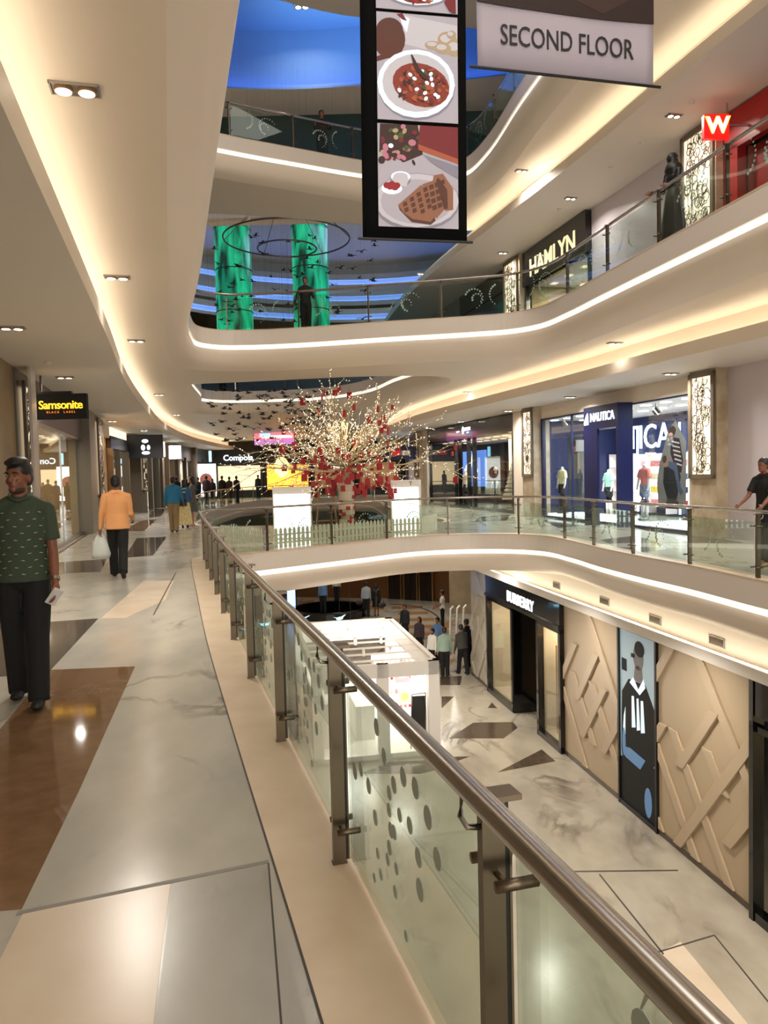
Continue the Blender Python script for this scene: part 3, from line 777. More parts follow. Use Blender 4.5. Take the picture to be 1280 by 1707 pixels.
def mannequin(loc, rz, label, shirt, trousers=None, h=1.0, pants_h=.45, head=False, group=None, base=0, parent_z=0):
    r = empty('mannequin', loc, rz, label, 'mannequin', group)
    b = MB()
    b.ell((0, 0, 1.30), (.19, .115, .19), 14, 10); b.ell((0, 0, 1.12), (.15, .10, .2), 14, 8); b.ell((0, 0, .98), (.165, .11, .13), 14, 8)
    for s in (-1, 1): b.tube([(s * .15, 0, 1.41), (s * .235, .01, 1.27), (s * .25, .02, 1.18)], [.07, .068, .075], 10)
    o = b.build('shirt', shirt, r, smooth=True); m = o.modifiers.new('r', 'REMESH'); m.mode = 'VOXEL'; m.voxel_size = .02; m.use_smooth_shade = True
    b = MB(); b.ell((0, 0, 1.49), (.055, .055, .07)); 
    for s in (-1, 1): b.tube([(s * .24, .02, 1.2), (s * .27, .04, 1.0), (s * .26, .08, .84)], [.045, .035, .025], 8)
    if head: b.ell((0, 0, 1.62), (.075, .09, .11), 12, 8)
    b.build('body', mat('mannequin_white', 'E4E0DA', .4), r, smooth=True)
    b = MB()
    for s in (-1, 1): b.tube([(s * .085, 0, .98), (s * .095, .01, .7), (s * .1, 0, .5)], [.095, .09, .085], 10)
    b.ell((0, 0, .96), (.165, .115, .1), 12, 8)
    b.build('shorts' if pants_h > .4 else 'trousers', trousers or GOODS[1], r, smooth=True)
    b = MB()
    for s in (-1, 1): b.tube([(s * .1, 0, .55), (s * .1, 0, .3), (s * .1, -.01, .06)], [.055, .05, .035] if pants_h > .4 else [.085, .075, .065], 10)
    for s in (-1, 1): b.ell((s * .1, .05, .04), (.045, .12, .04))
    b.build('leg', mat('mannequin_white', 'E4E0DA', .4) if pants_h > .4 else (trousers or GOODS[1]), r, smooth=True)
    b = MB(); b.lathe([(.2, 0), (.2, .015)], 20); b.build('base', STEEL, r)
    return r
def world_of(r, x, y, z):
    return Matrix.Translation(r.location) @ Euler(r.rotation_euler).to_matrix().to_4x4() @ Vector((x, y, z))

# --- right side, second floor: columns with lattice panels
pilaster(WR, 17.0, 17.93, L1); light_panel(WR, 17.03, 17.9, L1, 1.32, 3.7, 'tall lit lattice panel on the column between the navy shop and the lavender wall', .3, seed=1)
pilaster(WR, 26.3, 27.2, L1); light_panel(WR, 26.33, 27.15, L1, 1.38, 3.7, 'lit lattice panel on the column between the navy shop and the dark glazed shop', .3, seed=2)
pilaster(WR, 27.2, 28.5, L1, m=CREAM, off=.05); pilaster(WR, 39.0, 39.9, L1, m=CREAM, off=.1)
pilaster(WR, 39.9, 41.2, L1); light_panel(WR, 39.95, 41.1, L1, 1.38, 3.7, 'small far lattice panel right of the white tree', .3, seed=3)
# --- navy clothing shop
r, w = wf(WR, 18.4, 26.3, L1, 'shopfront', 'navy blue clothing shop front with white lettering behind the right railing', 'shop')
b = MB(); b.box(2.4, 4.28, .0, .45, 2.72, 3.36); b.box(3.5, 4.28, .39, .45, 0, 2.72); b.box(2.4, 2.5, 0, .45, 0, 2.72); b.build('door_frame', NAVY, r)
o = text('NAUTICA', .34, WHITEL, r, (3.22, .462, 3.04), depth=.01, off=.004, spacing=.95); o.scale = (.92, 1, 1)
b = MB(); b.vprism([(4.22, 2.9), (3.98, 2.9), (4.02, 3.2)], .452, .47); b.vprism([(4.22, 2.86), (3.98, 2.86), (4.0, 2.88), (4.2, 2.88)], .452, .47); b.vprism([(4.25, 2.9), (4.16, 3.0), (4.06, 3.18), (4.24, 2.92)], .452, .47); b.build('sail_logo', WHITEL, r)
b = MB(); b.box(-.44, 2.4, -.02, -.008, .05, 3.3); b.build('window_glass', SHOPG, r)
b = MB(); b.box(4.28, w, -.02, -.008, .05, 3.3); b.build('window_glass', SHOPG, r)
b = MB(); b.box(-.44, w, -.1, .02, 0, .06); b.box(w - .12, w, -.1, .02, 0, 3.33); b.box(-.45, -.41, -.1, .02, 0, 3.33); b.box(-.44, w, -.1, .02, 3.29, 3.33)
b.box(5.9, 5.94, -.05, .02, 0, 3.3); b.build('window_frame', NAVY, r)
interior(r, w, -.42, w + .9, 3.33, 3.4, [mat('navy_wall', '1A2450', .5)], power=260, seed=4)
b = MB(); b.box(4.6, 8.6, -3.39, -3.36, .3, 2.05); b.box(.4, 2.4, -3.39, -3.36, .3, 2.05); b.build('lit_shelf_back', WHITEB, r)
b = MB(); b.box(-.4, 2.35, -1.3, -.1, .02, .14); b.box(4.4, w - .2, -1.3, -.1, .02, .14); b.build('display_platform', WHITEB, r)
b = MB()
for x in (.3, 2.35, 5.2, 7.6): b.box(x - .02, x + .02, -3.36, -3.3, .1, 3.0)
b.box(2.7, 2.86, -2.6, -2.5, .1, 2.7); b.box(3.35, 3.5, -2.6, -2.5, .1, 2.6); b.build('light_strip', COOLL, r)
o = text('TICA', 1.15, mat('neon_outline', 'FFFFFF', .4, emit=(.8, .9, 1), es=1.3), r, (6.9, -3.3, 2.6), name='inner_lettering', depth=.02, off=.0)
b = MB()
for k in range(9):
    x = .3 + k * .9
    b.tube([(x, -.5 - (k % 2) * .5, 3.3), (x, -.5 - (k % 2) * .5, 3.18)], .02, 6); b.tube([(x, -.5 - (k % 2) * .5, 3.2), (x - .05, -.6 - (k % 2) * .5, 3.05)], .06, 8)
b.build('track_light', STEEL, r)
stacks(r, [.5, .95, 1.4, 1.85, 2.2], -3.2, [.38, .80, 1.22, 1.64], 'stack of folded clothes on the shelf inside the navy shop, seen through its windows', 'folded clothes inside the navy shop', 1)
stacks(r, [4.6, 5.1, 5.7, 6.3, 6.9], -3.2, [.38, .80, 1.22, 1.64], 'stack of folded clothes on the shelf inside the navy shop, seen through its windows', 'folded clothes inside the navy shop', 2)
SALMON = mat('salmon_cloth', 'E08878', .8); PLAID = mat('plaid_cloth', 'A9B6C0', .8, var=(22, '5D7088'))
p = world_of(r, 2.85, -.62, .14); mannequin(p, r.rotation_euler.z, 'headless mannequin in salmon polo and plaid shorts in the navy shop window', SALMON, PLAID, pants_h=.5)
p = world_of(r, 7.4, -.4, .14); mannequin(p, r.rotation_euler.z, 'mannequin in pale yellow shirt and dark trousers in the navy shop window', mat('pale_yellow_cloth', 'E4E0A8', .8), mat('dark_cloth', '1C1A1E', .8), pants_h=.3)
p = world_of(r, 6.5, -1.6, .02); mannequin(p, r.rotation_euler.z, 'mannequin in mint green shirt seen through the navy shop doorway', mat('mint_cloth', '9CCFBE', .8), mat('dark_cloth', '1C1A1E', .8))
# window posters: printed cut-outs
SKIN2 = mat('printed_skin', 'B88970', .6); PDARK = mat('printed_dark', '1A1C20', .6); PGREY = mat('printed_grey', '8C8A84', .6); PWHT = mat('printed_white', 'D8D6D2', .6); PBR = mat('printed_brown', '4A3428', .6); PBLUE = mat('printed_blue', '53617E', .6)
def blob(b, x, z, rx, rz, y, n=14, ang=0, t=.003):
    c, s = math.cos(ang), math.sin(ang)
    b.disc((x, y, z), (rx * c, 0, rx * s), (-rz * s, 0, rz * c), n, (0, t, 0))
p = world_of(r, .93, -.16, 0)
pr = empty('window_poster', p, r.rotation_euler.z, 'large cut-out poster of a child on a man\'s shoulders in the navy shop window', 'poster')
b = MB(); b.vprism([(.55, .55), (-.6, .55), (-.62, 2.2), (-.2, 2.75), (.1, 2.55), (.5, 1.7), (.62, 1.2)], -.012, -.006); b.build('backing', PGREY, pr)
b = MB()
b.vprism([(.30, 1.6), (-.28, 1.65), (-.40, 1.35), (-.22, .75), (.15, .75), (.34, 1.2)], -.006, .0)
b.k = 1; b.vprism([(.2, .75), (-.3, .75), (-.3, .55), (.22, .55)], -.006, .001)
b.k = 2; blob(b, .22, 1.72, .11, .14, -.003)
b.k = 3; blob(b, .27, 1.8, .09, .1, .0, ang=.5)
b.k = 4; b.vprism([(-.02, 2.35), (-.35, 2.3), (-.5, 1.75), (-.42, 1.45), (-.18, 1.6), (.02, 1.95)], -.004, .003)
b.k = 5
for q in range(6): b.vprism([(-.05 - .03 * q, 2.26 - q * .11), (-.36 - .02 * q, 2.2 - q * .11), (-.37 - .02 * q, 2.165 - q * .11), (-.04 - .03 * q, 2.22 - q * .11)], .002, .005)
b.k = 3; blob(b, -.06, 2.5, .15, .13, .002, ang=-.3)
b.k = 2; blob(b, -.02, 2.38, .09, .09, .004)
b.k = 6; b.vprism([(.1, 1.75), (-.25, 1.7), (-.4, 1.1), (-.5, 1.0), (-.42, .9), (-.3, 1.0), (-.15, 1.5), (.1, 1.6)], .0, .006)
b.build('printed_figures', [PDARK, PBR, SKIN2, PBR, mat('printed_maroon', '38222A', .6), PWHT, PBLUE], pr)
p = world_of(r, 6.3, -.3, 0)
pr = empty('window_poster', p, r.rotation_euler.z, 'tall cut-out poster of a man in patterned shirt left of the navy shop door', 'poster')
b = MB(); b.vprism([(.5, .3), (-.5, .3), (-.5, 2.7), (.5, 2.7)], -.012, -.006); b.build('backing', mat('printed_slate', '5A6470', .6), pr)
b = MB(); b.vprism([(.3, 2.1), (-.3, 2.1), (-.36, 1.3), (.36, 1.3)], -.006, 0); b.k = 1; blob(b, 0, 2.3, .12, .17, .0); b.k = 2; blob(b, 0, 2.42, .13, .09, .003)
b.k = 3; b.vprism([(.28, 1.3), (-.28, 1.3), (-.3, .5), (-.05, .5), (0, 1.1), (.05, .5), (.3, .5)], -.006, 0)
b.build('printed_figure', [PGREY, SKIN2, PBR, PBLUE], pr)

# --- dark glazed shop beyond
r, w = wf(WR, 28.5, 39.0, L1, 'shopfront', 'dark glazed shop front with small lit logo right of the white tree', 'shop')
b = MB(); b.box(0, w, -.3, .05, 3.05, 3.72); b.box(0, w, -.1, .05, 0, .12)
for x in (0, 4.2, 4.9, 6.1, 6.6, 10.5): b.box(x, x + .12, -.1, .06, 0, 3.1)
b.box(4.9, 6.2, 0, .5, 0, 3.1) if False else None
b.build('shop_frame', BLACKG, r)
for x0, x1 in ((.12, 4.2), (4.32, 4.9), (6.22, 6.6), (6.72, 10.5)):
    b = MB(); b.box(x0, x1, -.02, -.008, .12, 3.05); b.build('window_glass', SHOPG, r)
interior(r, w, .1, w - .1, 3.05, 3.6, [mat('dark_inner', '3A332E', .6)], True, 150, seed=6)
b = MB(); b.box(2.6, 4.1, -1.6, -1.5, 1.6, 2.95); b.build('display_panel', WARMB, r)
b = MB(); b.box(6.9, 9.9, -1.6, -1.5, .9, 2.6); b.build('video_screen', mat('blue_screen', '203A70', .3, emit=(.1, .22, .6), es=1.2), r)
b = MB(); 
for k, (x, z, a) in enumerate(((9.1, 1.6, .7), (8.6, 2.1, -.5), (8.1, 1.9, .6), (8.9, 2.2, -.2))): b.box(x - .08, x + .08, -1.49, -1.47, z - .4, z + .4, Euler((0, a, 0)))
b.build('screen_figure', WHITEL, r)
b = MB(); b.ell((5.45, .06, 3.42), (.13, .012, .17), 12, 8); b.box(4.55, 5.35, .05, .07, 3.38, 3.52); b.box(4.75, 4.95, .05, .07, 3.27, 3.32); b.box(5.95, 6.3, .05, .07, 3.36, 3.42); b.build('logo', WHITEL, r)
stacks(r, [.7, 1.3, 1.9, 2.5, 3.1, 3.7], -3.4, [.38, .80, 1.22, 1.64], 'stack of folded clothes on a wooden shelf inside the dark glazed shop', 'folded clothes inside the dark glazed shop', 3)
p = world_of(r, 1.9, -.7, .12)
t = empty('display_tree', p, 0, 'cone-shaped white and gold display tree in the dark glazed shop window', 'display tree')
b = MB()
for k in range(9): b.lathe([(.42 - k * .045, .35 + k * .16), (.40 - k * .045, .42 + k * .16), (.25 - k * .025, .5 + k * .16)], 14)
b.build('tiers', mat('pale_gold', 'D9CBA8', .5), t); b = MB(); b.lathe([(.25, 0), (.25, .04), (.04, .05), (.04, .4)], 12); b.build('base', WOOD, t)
for x, lab, c in ((8.2, 'mannequin in orange brown top behind the dark glazed shop window', 'B0603C'), (7.0, 'mannequin in pale beige top behind the dark glazed shop window', 'C8B8A0'), (3.4, 'mannequin in dark coat beside the display tree in the dark glazed shop', '2A2A30')):
    mannequin(world_of(r, x, -.6, .05), r.rotation_euler.z, lab, mat('cloth_' + c, c, .8), mat('dark_cloth', '1C1A1E', .8), pants_h=.3, head=True)
# --- far bright shops on the right
r, w = wf(WR, 41.2, 47.5, L1, 'shopfront', 'bright blue-lit shop front half hidden by the white tree', 'shop')
b = MB(); b.box(0, w, -.2, .05, 2.9, 3.7); b.box(w - .2, w, -.1, .05, 0, 3); b.box(0, .15, -.1, .05, 0, 3); b.build('shop_frame', NAVY, r)
b = MB(); b.box(.2, 1.7, .06, .1, .4, 3.1); b.build('light_box', mat('pale_blue_light', 'CFE4FF', .4, emit=(.55, .75, 1), es=2.0), r)
b = MB(); b.box(1.9, w - .2, -.02, -.008, .1, 2.9); b.build('window_glass', SHOPG, r)
text('T', .8, WHITEL, r, (4.6, .07, 3.3), depth=.006, off=.01); b = MB(); b.box(3.9, 5.3, .06, .08, 2.9, 2.98); b.build('sign_underline', WHITEL, r)
interior(r, w, .2, w - .2, 2.9, 3.0, [mat('white_inner', 'B8BCC4', .6)], False, 80, shelf=False)
r, w = wf(WR, 40.2, 41.0, L1, 'projecting_sign', 'dark projecting sign board with a red and white stripe right of the white tree', 'sign', off=.35)
b = MB(); b.box(.35, .45, 0, 1.9, 2.35, 3.0); b.build('board', NAVY, r); b = MB(); b.box(.33, .35, .3, .75, 2.55, 2.8); b.build('white_block', WHITEP, r)
b = MB(); b.box(.33, .35, .8, 1.3, 2.55, 2.8); b.build('red_block', mat('sign_red', 'B02020', .4, emit=(.6, .02, .02), es=.5), r)
b = MB(); b.tube([(.4, 0, 3.0), (.4, 0, 3.75)], .03); b.build('bracket', STEELD, r)
r, w = wf(WR, 47.5, 59.8, L1, 'shopfront', 'dim far shop front at the end of the right walkway behind the tree', 'shop')
b = MB(); b.box(0, w, -.2, .05, 2.9, 3.75); [b.box(x, x + .15, -.1, .05, 0, 3) for x in (0, 4, 8, 12)]; b.build('shop_frame', mat('dark_brown_panel', '33261E', .4), r)
b = MB(); b.box(.2, w, -.4, -.3, .1, 2.9); b.build('inner_wall', mat('red_brown_inner', '4A3026', .5), r)

# --- upper right level
pilaster(WR, 17.0, 18.2, L2); light_panel(WR, 17.03, 18.15, L2, .05, 3.7, 'lit lattice panel beneath the red W sign on the upper floor', .3, seed=5)
pilaster(WR, 27.2, 28.6, L2); light_panel(WR, 27.3, 28.5, L2, .05, 3.7, 'narrow lit lattice panel left of the gold-lettered black fascia', .3, seed=6)
wall_strip(WR, 5.4, 9.15, mat('grey_upper_wall', '8E8A82', .4), 'wall_upper_far', 28.6, 60)
r, w = wf(WR, 22.8, 27.2, L2, 'shopfront', 'upper floor shop with black fascia and gold serif lettering', 'shop')
b = MB(); b.box(0, w, -.15, .2, 2.55, 3.72); b.build('fascia', BLACKG, r)
text('HAMLYN', .82, CREAML, r, (2.25, .21, 3.02), depth=.012, off=.008, spacing=1.0)
r2, w2 = wf(WR, 28.7, 33.5, L2, 'shopfront', 'dark upper floor shop front left of the narrow lattice panel', 'shop')
b = MB(); b.box(0, w2, .0, .1, 2.9, 3.7); b.box(0, .1, 0, .1, 0, 2.9); b.box(w2 - .1, w2, 0, .1, 0, 2.9); b.build('shop_frame', BLACKG, r2)
b = MB(); b.box(.1, w2 - .1, .01, .04, 0, 2.9); b.build('dark_glazing', mat('dark_glazing', '1A2226', .1), r2)
b = MB(); b.box(0, .08, -.05, .1, 0, 2.6); b.box(w - .08, w, -.05, .1, 0, 2.6); b.box(0, w, -.02, .05, 2.5, 2.6); b.build('shop_frame', BLACKG, r)
b = MB(); b.box(.1, w - .1, -.02, -.01, .05, 2.5); b.build('window_glass', SHOPG, r)
interior(r, w, .1, w - .1, 2.6, 3.0, [mat('gold_inner', 'A08A58', .5)], True, 160)
b = MB(); b.box(3.0, 3.6, -.5, -.4, .3, 1.7); b.build('video_screen', mat('blue_white_screen', '88A8FF', .3, emit=(.3, .45, 1), es=2.5), r)
r, w = wf(WR, 8.0, 17.05, L2, 'shopfront', 'red upper floor shop front with lit sign panels at the right picture edge', 'shop')
RED = mat('red_lacquer', 'A01818', .4)
b = MB(); b.box(0, w, -.2, .12, 2.9, 3.7); b.box(w - 1.9, w - 1.5, -.1, .15, 0, 3); b.box(w - 3.4, w - 3.1, -.1, .15, 0, 3); b.box(w - .5, w, -.1, .12, 0, 3); b.box(w - 1.5, w - .5, -.3, -.2, 0, 3); b.build('red_frame', RED, r)
b = MB(); b.box(w - 3.1, w - 1.9, -.02, -.01, .1, 2.9); b.box(0, w - 3.4, -.02, -.01, .1, 2.9); b.build('window_glass', SHOPG, r)
interior(r, w, .1, w - .6, 2.9, 2.6, [mat('pink_inner', '9A4A44', .5)], True, 120)
b = MB(); b.box(w - 3.05, w - 2.2, -.3, -.25, .3, 2.3); b.build('sign_panel', mat('pale_blue_light2', 'CFE0FF', .4, emit=(.5, .65, 1), es=1.4), r)
text('ABOUT', .2, mat('sign_blue_text', '2A4A80', .5), r, (w - 2.6, -.24, 1.5), depth=.003, off=.004); text('NT EVE', .2, mat('sign_blue_text', '2A4A80', .5), r, (w - 2.6, -.24, 1.2), depth=.003, off=.004)
p = D(1193, 213, 16.2)
r = empty('projecting_sign', (p.x, p.y, p.z), .0, 'small red square sign with glowing white W above the upper railing', 'sign')
b = MB(); b.box(-.26, .26, -.05, .08, -.23, .26); bevel(b.build('sign_box', mat('sign_red_lit', 'C81010', .4, emit=(.8, .01, .01), es=.7), r), .01)
text('W', .45, mat('orange_glow', 'FFB040', .4, emit=(1, .35, .03), es=1.6), r, (0.02, -.052, .02), (PI / 2, 0, 0), name='letter_glow', depth=.004, off=.024)
text('W', .42, mat('warm_white_sign', 'FFFFFF', .4, emit=(1, .85, .6), es=2.5), r, (0.02, -.058, .02), (PI / 2, 0, 0), depth=.008, off=.012)
b = MB(); b.tube([(.24, .02, .05), (.75, .02, .05)], .025); b.tube([(.24, .02, .26), (.24, .02, .5)], .02); b.build('bracket', STEEL, r)

# --- luxury shop in the hall below
BP = [burb(y) for y in (8, 26.25)]
r, w = wf(BP, 18.63, 24.29, L0, 'shopfront', 'black framed luxury shop front with white lettering in the hall below', 'shop')
b = MB(); b.box(0, w, -.05, .12, 3.16, 3.75); b.box(0, w, .0, .16, 3.08, 3.18); b.build('fascia', BLACKG, r)
text('BURBERRY', .42, WHITEL, r, (w * .47, .125, 3.36), depth=.012, off=.006, spacing=1.05)
b = MB()
for x0, x1 in ((0, 1.54), (3.4, w)):
    b.box(x0, x1, -.05, .12, 0, .14); b.box(x0, x0 + .12, -.05, .12, 0, 3.1); b.box(x1 - .12, x1, -.05, .12, 0, 3.1); b.box(x0, x1, -.05, .12, 2.98, 3.1)
    b.box(x0 + .12, x0 + .15, .02, .04, .1, 3.0); b.build('window_frame', BLACKG, r); b = MB()
for x0, x1 in ((.12, 1.42), (3.52, w - .12)):
    b = MB(); b.box(x0, x1, .0, .012, .14, 2.98); b.build('window_glass', SHOPG, r)
    b = MB(); b.box(x0, x1, -1.2, -1.1, 0, 3.1); b.box(x0 - .05, x0, -1.2, -.05, 0, 3.1); b.box(x1, x1 + .05, -1.2, -.05, 0, 3.1); b.box(x0, x1, -1.2, -.05, .02, .14); b.build('display_box', mat('warm_beige_box', 'C8B89A', .5), r)
    l = area('display_lamp', (0, 0, 0), .8, 32, (1, .82, .6), sy=.6); l.parent = r; l.location = ((x0 + x1) / 2, -.55, 3.05)
    b = MB(); q = .018; xa, xb = x0 + .25, x0 + .95
    for z in (.45, 2.45):
        for (p0, p1) in (((xa, -.75), (xb, -.75)), ((xb, -.75), (xb, -.25)), ((xb, -.25), (xa, -.25)), ((xa, -.25), (xa, -.75))): b.tube([(*p0, z), (*p1, z)], q, 6)
    for (x, y) in ((xa, -.75), (xb, -.75), (xa, -.25), (xb, -.25)): b.tube([(x, y, .14), (x, y, 2.45)], q, 6)
    b.build('copper_rack', COPPER, r)
b = MB(); b.box(1.54, 1.6, -.8, .1, 0, 3.1); b.box(3.34, 3.4, -.8, .1, 0, 3.1); b.box(1.6, 3.34, -.86, -.8, .0, .14); b.build('door_jamb', BLACKG, r)
b = MB(); b.box(1.6, 3.34, -.9, -.8, .14, 3.1); b.build('closed_panel', mat('dark_tan_panel', '6E5C42', .5), r)
# cut the wall open where the front stands: the plain wall is rebuilt in three stretches
bpy.data.objects.remove(wl)
for y0, y1 in ((-4, 8.0), (11.61, 14.38), (15.88, 18.63)):
    struct(MB().quad((burb(y0).x, y0, L0), (burb(y1).x, y1, L0), (burb(y1).x, y1, -1.65), (burb(y0).x, y0, -1.65)).build('wall_lower_right', PANELM), 'beige wall with raised diagonal bands')
def clip(poly, x0, x1, z0, z1):
    def cut(P_, f):
        o = []
        for i in range(len(P_)):
            a, c = P_[i - 1], P_[i]; fa, fc = f(a), f(c)
            if (fa >= 0) != (fc >= 0): t = fa / (fa - fc); o.append((a[0] + t * (c[0] - a[0]), a[1] + t * (c[1] - a[1])))
            if fc >= 0: o.append(c)
        return o
    for f in (lambda p: p[0] - x0, lambda p: x1 - p[0], lambda p: p[1] - z0, lambda p: z1 - p[1]):
        poly = cut(poly, f)
        if len(poly) < 3: return []
    return poly
for (y0, y1, sd) in ((11.61, 14.38, 1), (15.88, 18.63, 2), (24.29, 26.25, 3)):
    a = burb(y0); bq = burb(y1); w_ = (bq - a).length; d = (bq - a).normalized()
    o_ = empty('wall_panel', (a.x, a.y, L0), math.atan2(d.y, d.x)); o_['kind'] = 'structure'; rnd = random.Random(sd)
    for sgn, th in ((1, .045), (-1, .06)):
        b = MB()
        for k in range(-4, 9):
            xo = k * 1.02 + (.3 if sgn > 0 else .05) + rnd.random() * .2; wd = .26; sl = 1.25
            q = [(xo, 0), (xo + wd, 0), (xo + wd + sgn * 3.75 / sl, 3.75), (xo + sgn * 3.75 / sl, 3.75)]
            # a band that runs only part of the height
            z0 = rnd.choice((.12, .12, .8, 1.6)); z1 = rnd.choice((3.75, 3.75, 2.9, 2.2))
            q = clip(q, .02, w_ - .02, z0, z1)
            if len(q) > 2: b.vprism(q, .001, th)
        if b.v: bevel(b.build('raised_band', BAND0 if sd < 3 else MARB0, o_), .004, 1)
    b = MB(); b.box(0, w_, 0, .02, 0, .1); b.build('baseboard', DARKB, o_)
# backlit fashion picture
r, w = wf(BP, 14.38, 15.88, L0, 'light_box', 'tall backlit picture of a person in dark clothes between the beige panels', 'light box')
b = MB(); b.box(0, .06, -.1, .06, 0, 3.75); b.box(w - .06, w, -.1, .06, 0, 3.75); b.box(0, w, -.1, .05, 0, .1); b.box(0, w, -.1, .05, 3.7, 3.75); b.build('frame', BLACK, r)
PB1 = mat('print_pale_blue', '7C9098', .35, emit=(.22, .30, .33), es=.4); PBk = mat('print_black', '030405', .7); PBb = mat('print_blue', '4A6E90', .35, emit=(.08, .2, .4), es=.3); PSk = mat('print_skin', '3A2A26', .3); PWl = mat('print_white', 'C8DCE8', .35, emit=(.5, .62, .7), es=.6)
b = MB(); b.box(.06, w - .06, -.02, .02, .1, 3.7); b.build('picture', PB1, r)
b = MB(); cx = w * .5
b.vprism([(cx + .45, .1), (cx - .45, .1), (cx - .5, 1.1), (cx - .7, 1.35), (cx - .68, 2.3), (cx - .32, 2.75), (cx + .34, 2.72), (cx + .62, 2.4), (cx + .66, 1.2)], .02, .024)
b.k = 0; b.vprism([(w - .06, .1), (.06, .1), (.06, 1.2), (cx - .2, 1.3), (w - .06, 1.0)], .02, .0235)
b.k = 1; blob(b, cx - .4, .45, .14, .3, .0255); blob(b, cx + .55, 1.35, .07, .3, .0255); b.vprism([(cx + .5, 1.05), (cx - .1, 1.0), (cx - .3, 1.25), (cx + .3, 1.3), (cx + .55, 1.25)], .024, .027)
b.k = 2; blob(b, cx - .05, 3.25, .2, .27, .022, 16); b.vprism([(cx + .08, 3.05), (cx - .18, 3.1), (cx - .22, 2.75), (cx + .14, 2.75)], .022, .025)
b.k = 3; b.vprism([(cx + .15, 2.8), (cx - .05, 2.6), (cx - .25, 2.86), (cx - .32, 2.7), (cx - .1, 2.5), (cx + .3, 2.66)], .025, .028)
for q, (x, ww) in enumerate(((.22, .09), (.02, .07), (-.14, .09))): b.vprism([(cx + x, 2.4), (cx + x - ww, 2.42), (cx + x - ww - .06, 1.8), (cx + x - .0, 1.75)], .025, .028)
b.vprism([(cx + .55, 1.9), (cx + .48, 2.1), (cx + .5, 1.2), (cx + .62, 1.3)], .025, .028)
b.k = 0; blob(b, cx - .1, 3.42, .19, .16, .027, 14); b.box(cx + .42, cx + .62, .024, .027, 2.85, 3.1); b.box(cx + .1, cx + .22, .028, .032, 3.2, 3.28)
b.build('printed_figure', [PBk, PBb, PSk, PWl], r)
# next shop front at the picture edge
r, w = wf(BP, 8.0, 11.61, L0, 'shopfront', 'black framed shop window at the lower right picture edge', 'shop')
b = MB(); b.box(0, w, -.05, .12, 3.2, 3.75); b.box(0, w, -.05, .12, 0, .15); b.box(0, .12, -.05, .14, 0, 3.7); b.box(w - .1, w, -.05, .14, 0, 3.75); b.box(w - .55, w - .45, -.05, .1, 0, 3.2); b.box(0, w, -.02, .1, 2.95, 3.05); b.build('window_frame', BLACKG, r)
b = MB(); b.box(.12, w - .1, -.0, .012, .15, 3.2); b.build('window_glass', SHOPG, r)
b = MB(); b.box(0, w, -1.6, -1.5, 0, 3.2); b.build('inner_wall', mat('warm_beige_box', 'C8B89A', .5), r)
l = area('display_lamp', (0, 0, 0), 2, 40, (1, .82, .6), sy=.6); l.parent = r; l.location = (w / 2, -.8, 3.1)

# --- lift lobby of the hall below
BZ = mat('bronze_panel', '6E4A2C', .3, .3); BZD = mat('lift_door_metal', '2A1E16', .3, .4)
a = D(648, 1000, 43); c = D(790, 1000, 38.5)
lob = [Vector((-6, 44.5)), Vector((a.x, 43)), Vector((2.0, 42.4)), Vector((3.4, 41)), Vector((c.x, 38.5)), Vector((8, 36))]
wall_strip(sorted(lob, key=lambda p: p.x), L0, -1.0, BZ, 'wall_lobby')
for k, x in enumerate((.25, 1.15, 2.0)):
    r = empty('lift_door', (x + .35, 43.0 - .45 * k, L0), -.35 - .05 * k, ('dark lift door in the bronze lobby wall, the left one', 'dark lift door in the bronze lobby wall, the middle one', 'dark lift door in the bronze lobby wall, the right one')[k], 'lift door', 'lift doors in the lobby below')
    for s in (-1, 1):
        b = MB(); b.box(*(sorted((s * .01, s * .36))), -.35, -.28, 0, 2.5); b.build('door_leaf', BZD, r)
    b = MB(); b.box(-.42, -.36, -.4, -.2, 0, 2.6); b.box(.36, .42, -.4, -.2, 0, 2.6); b.box(-.42, .42, -.4, -.2, 2.5, 2.6); b.build('door_frame', mat('brass_trim', (.55, .36, .16), .3, 1), r)
struct(MB().box(3.2, 4.4, 37.8, 38.6, L0, -1.0).build('column', STONEW), 'pale stone column at the lobby corner')

# --- left side, second floor
pilaster(WL, 14.3, 14.8, L1, m=mat('silver_strip', 'B9B2A8', .35), off=-.25, nm='column')
def wfl(Y0, Y1, lv, *a, **k): return wf(rev(WL), Y1, Y0, lv, *a, **k)
def panel_l(Y0, Y1, z0, z1, label, off, seed):
    return light_panel(rev(WL), Y1, Y0, 0, z0, z1, label, off, seed=seed)
def pil_l(Y0, Y1, off=.25, m=None):
    return pilaster(rev(WL), Y1, Y0, L1, off=off, m=m)
SLATE = mat('slate_column', '7A7468', .4); TAUPE = mat('taupe_column', '6B6052', .45)
pil_l(14.5, 15.7, .0, TAUPE)
panel_l(14.75, 16.0, 1.2, 3.55, 'lit lattice panel on the column left of the yellow-lettered sign', .06, 7)
r, w = wfl(16.0, 23.2, L1, 'shopfront', 'luggage shop window behind the man in the olive polo', 'shop')
b = MB(); b.box(0, w, -.08, .05, 2.85, 3.75); b.k = 1; b.box(0, w, -.1, .04, 0, .08); b.box(w / 2, w / 2 + .03, -.03, .01, 0, 2.9); b.box(0, w, -.05, .06, 2.8, 2.87); b.build('shop_frame', [mat('mauve_panel', '6C6468', .4), STEEL], r)
b = MB(); b.box(0, w, -.02, -.008, .08, 2.85); b.build('window_glass', SHOPG, r)
interior(r, w, .1, w - .1, 2.85, 3.0, [mat('warm_inner', 'B89A6C', .5)], True, 150)
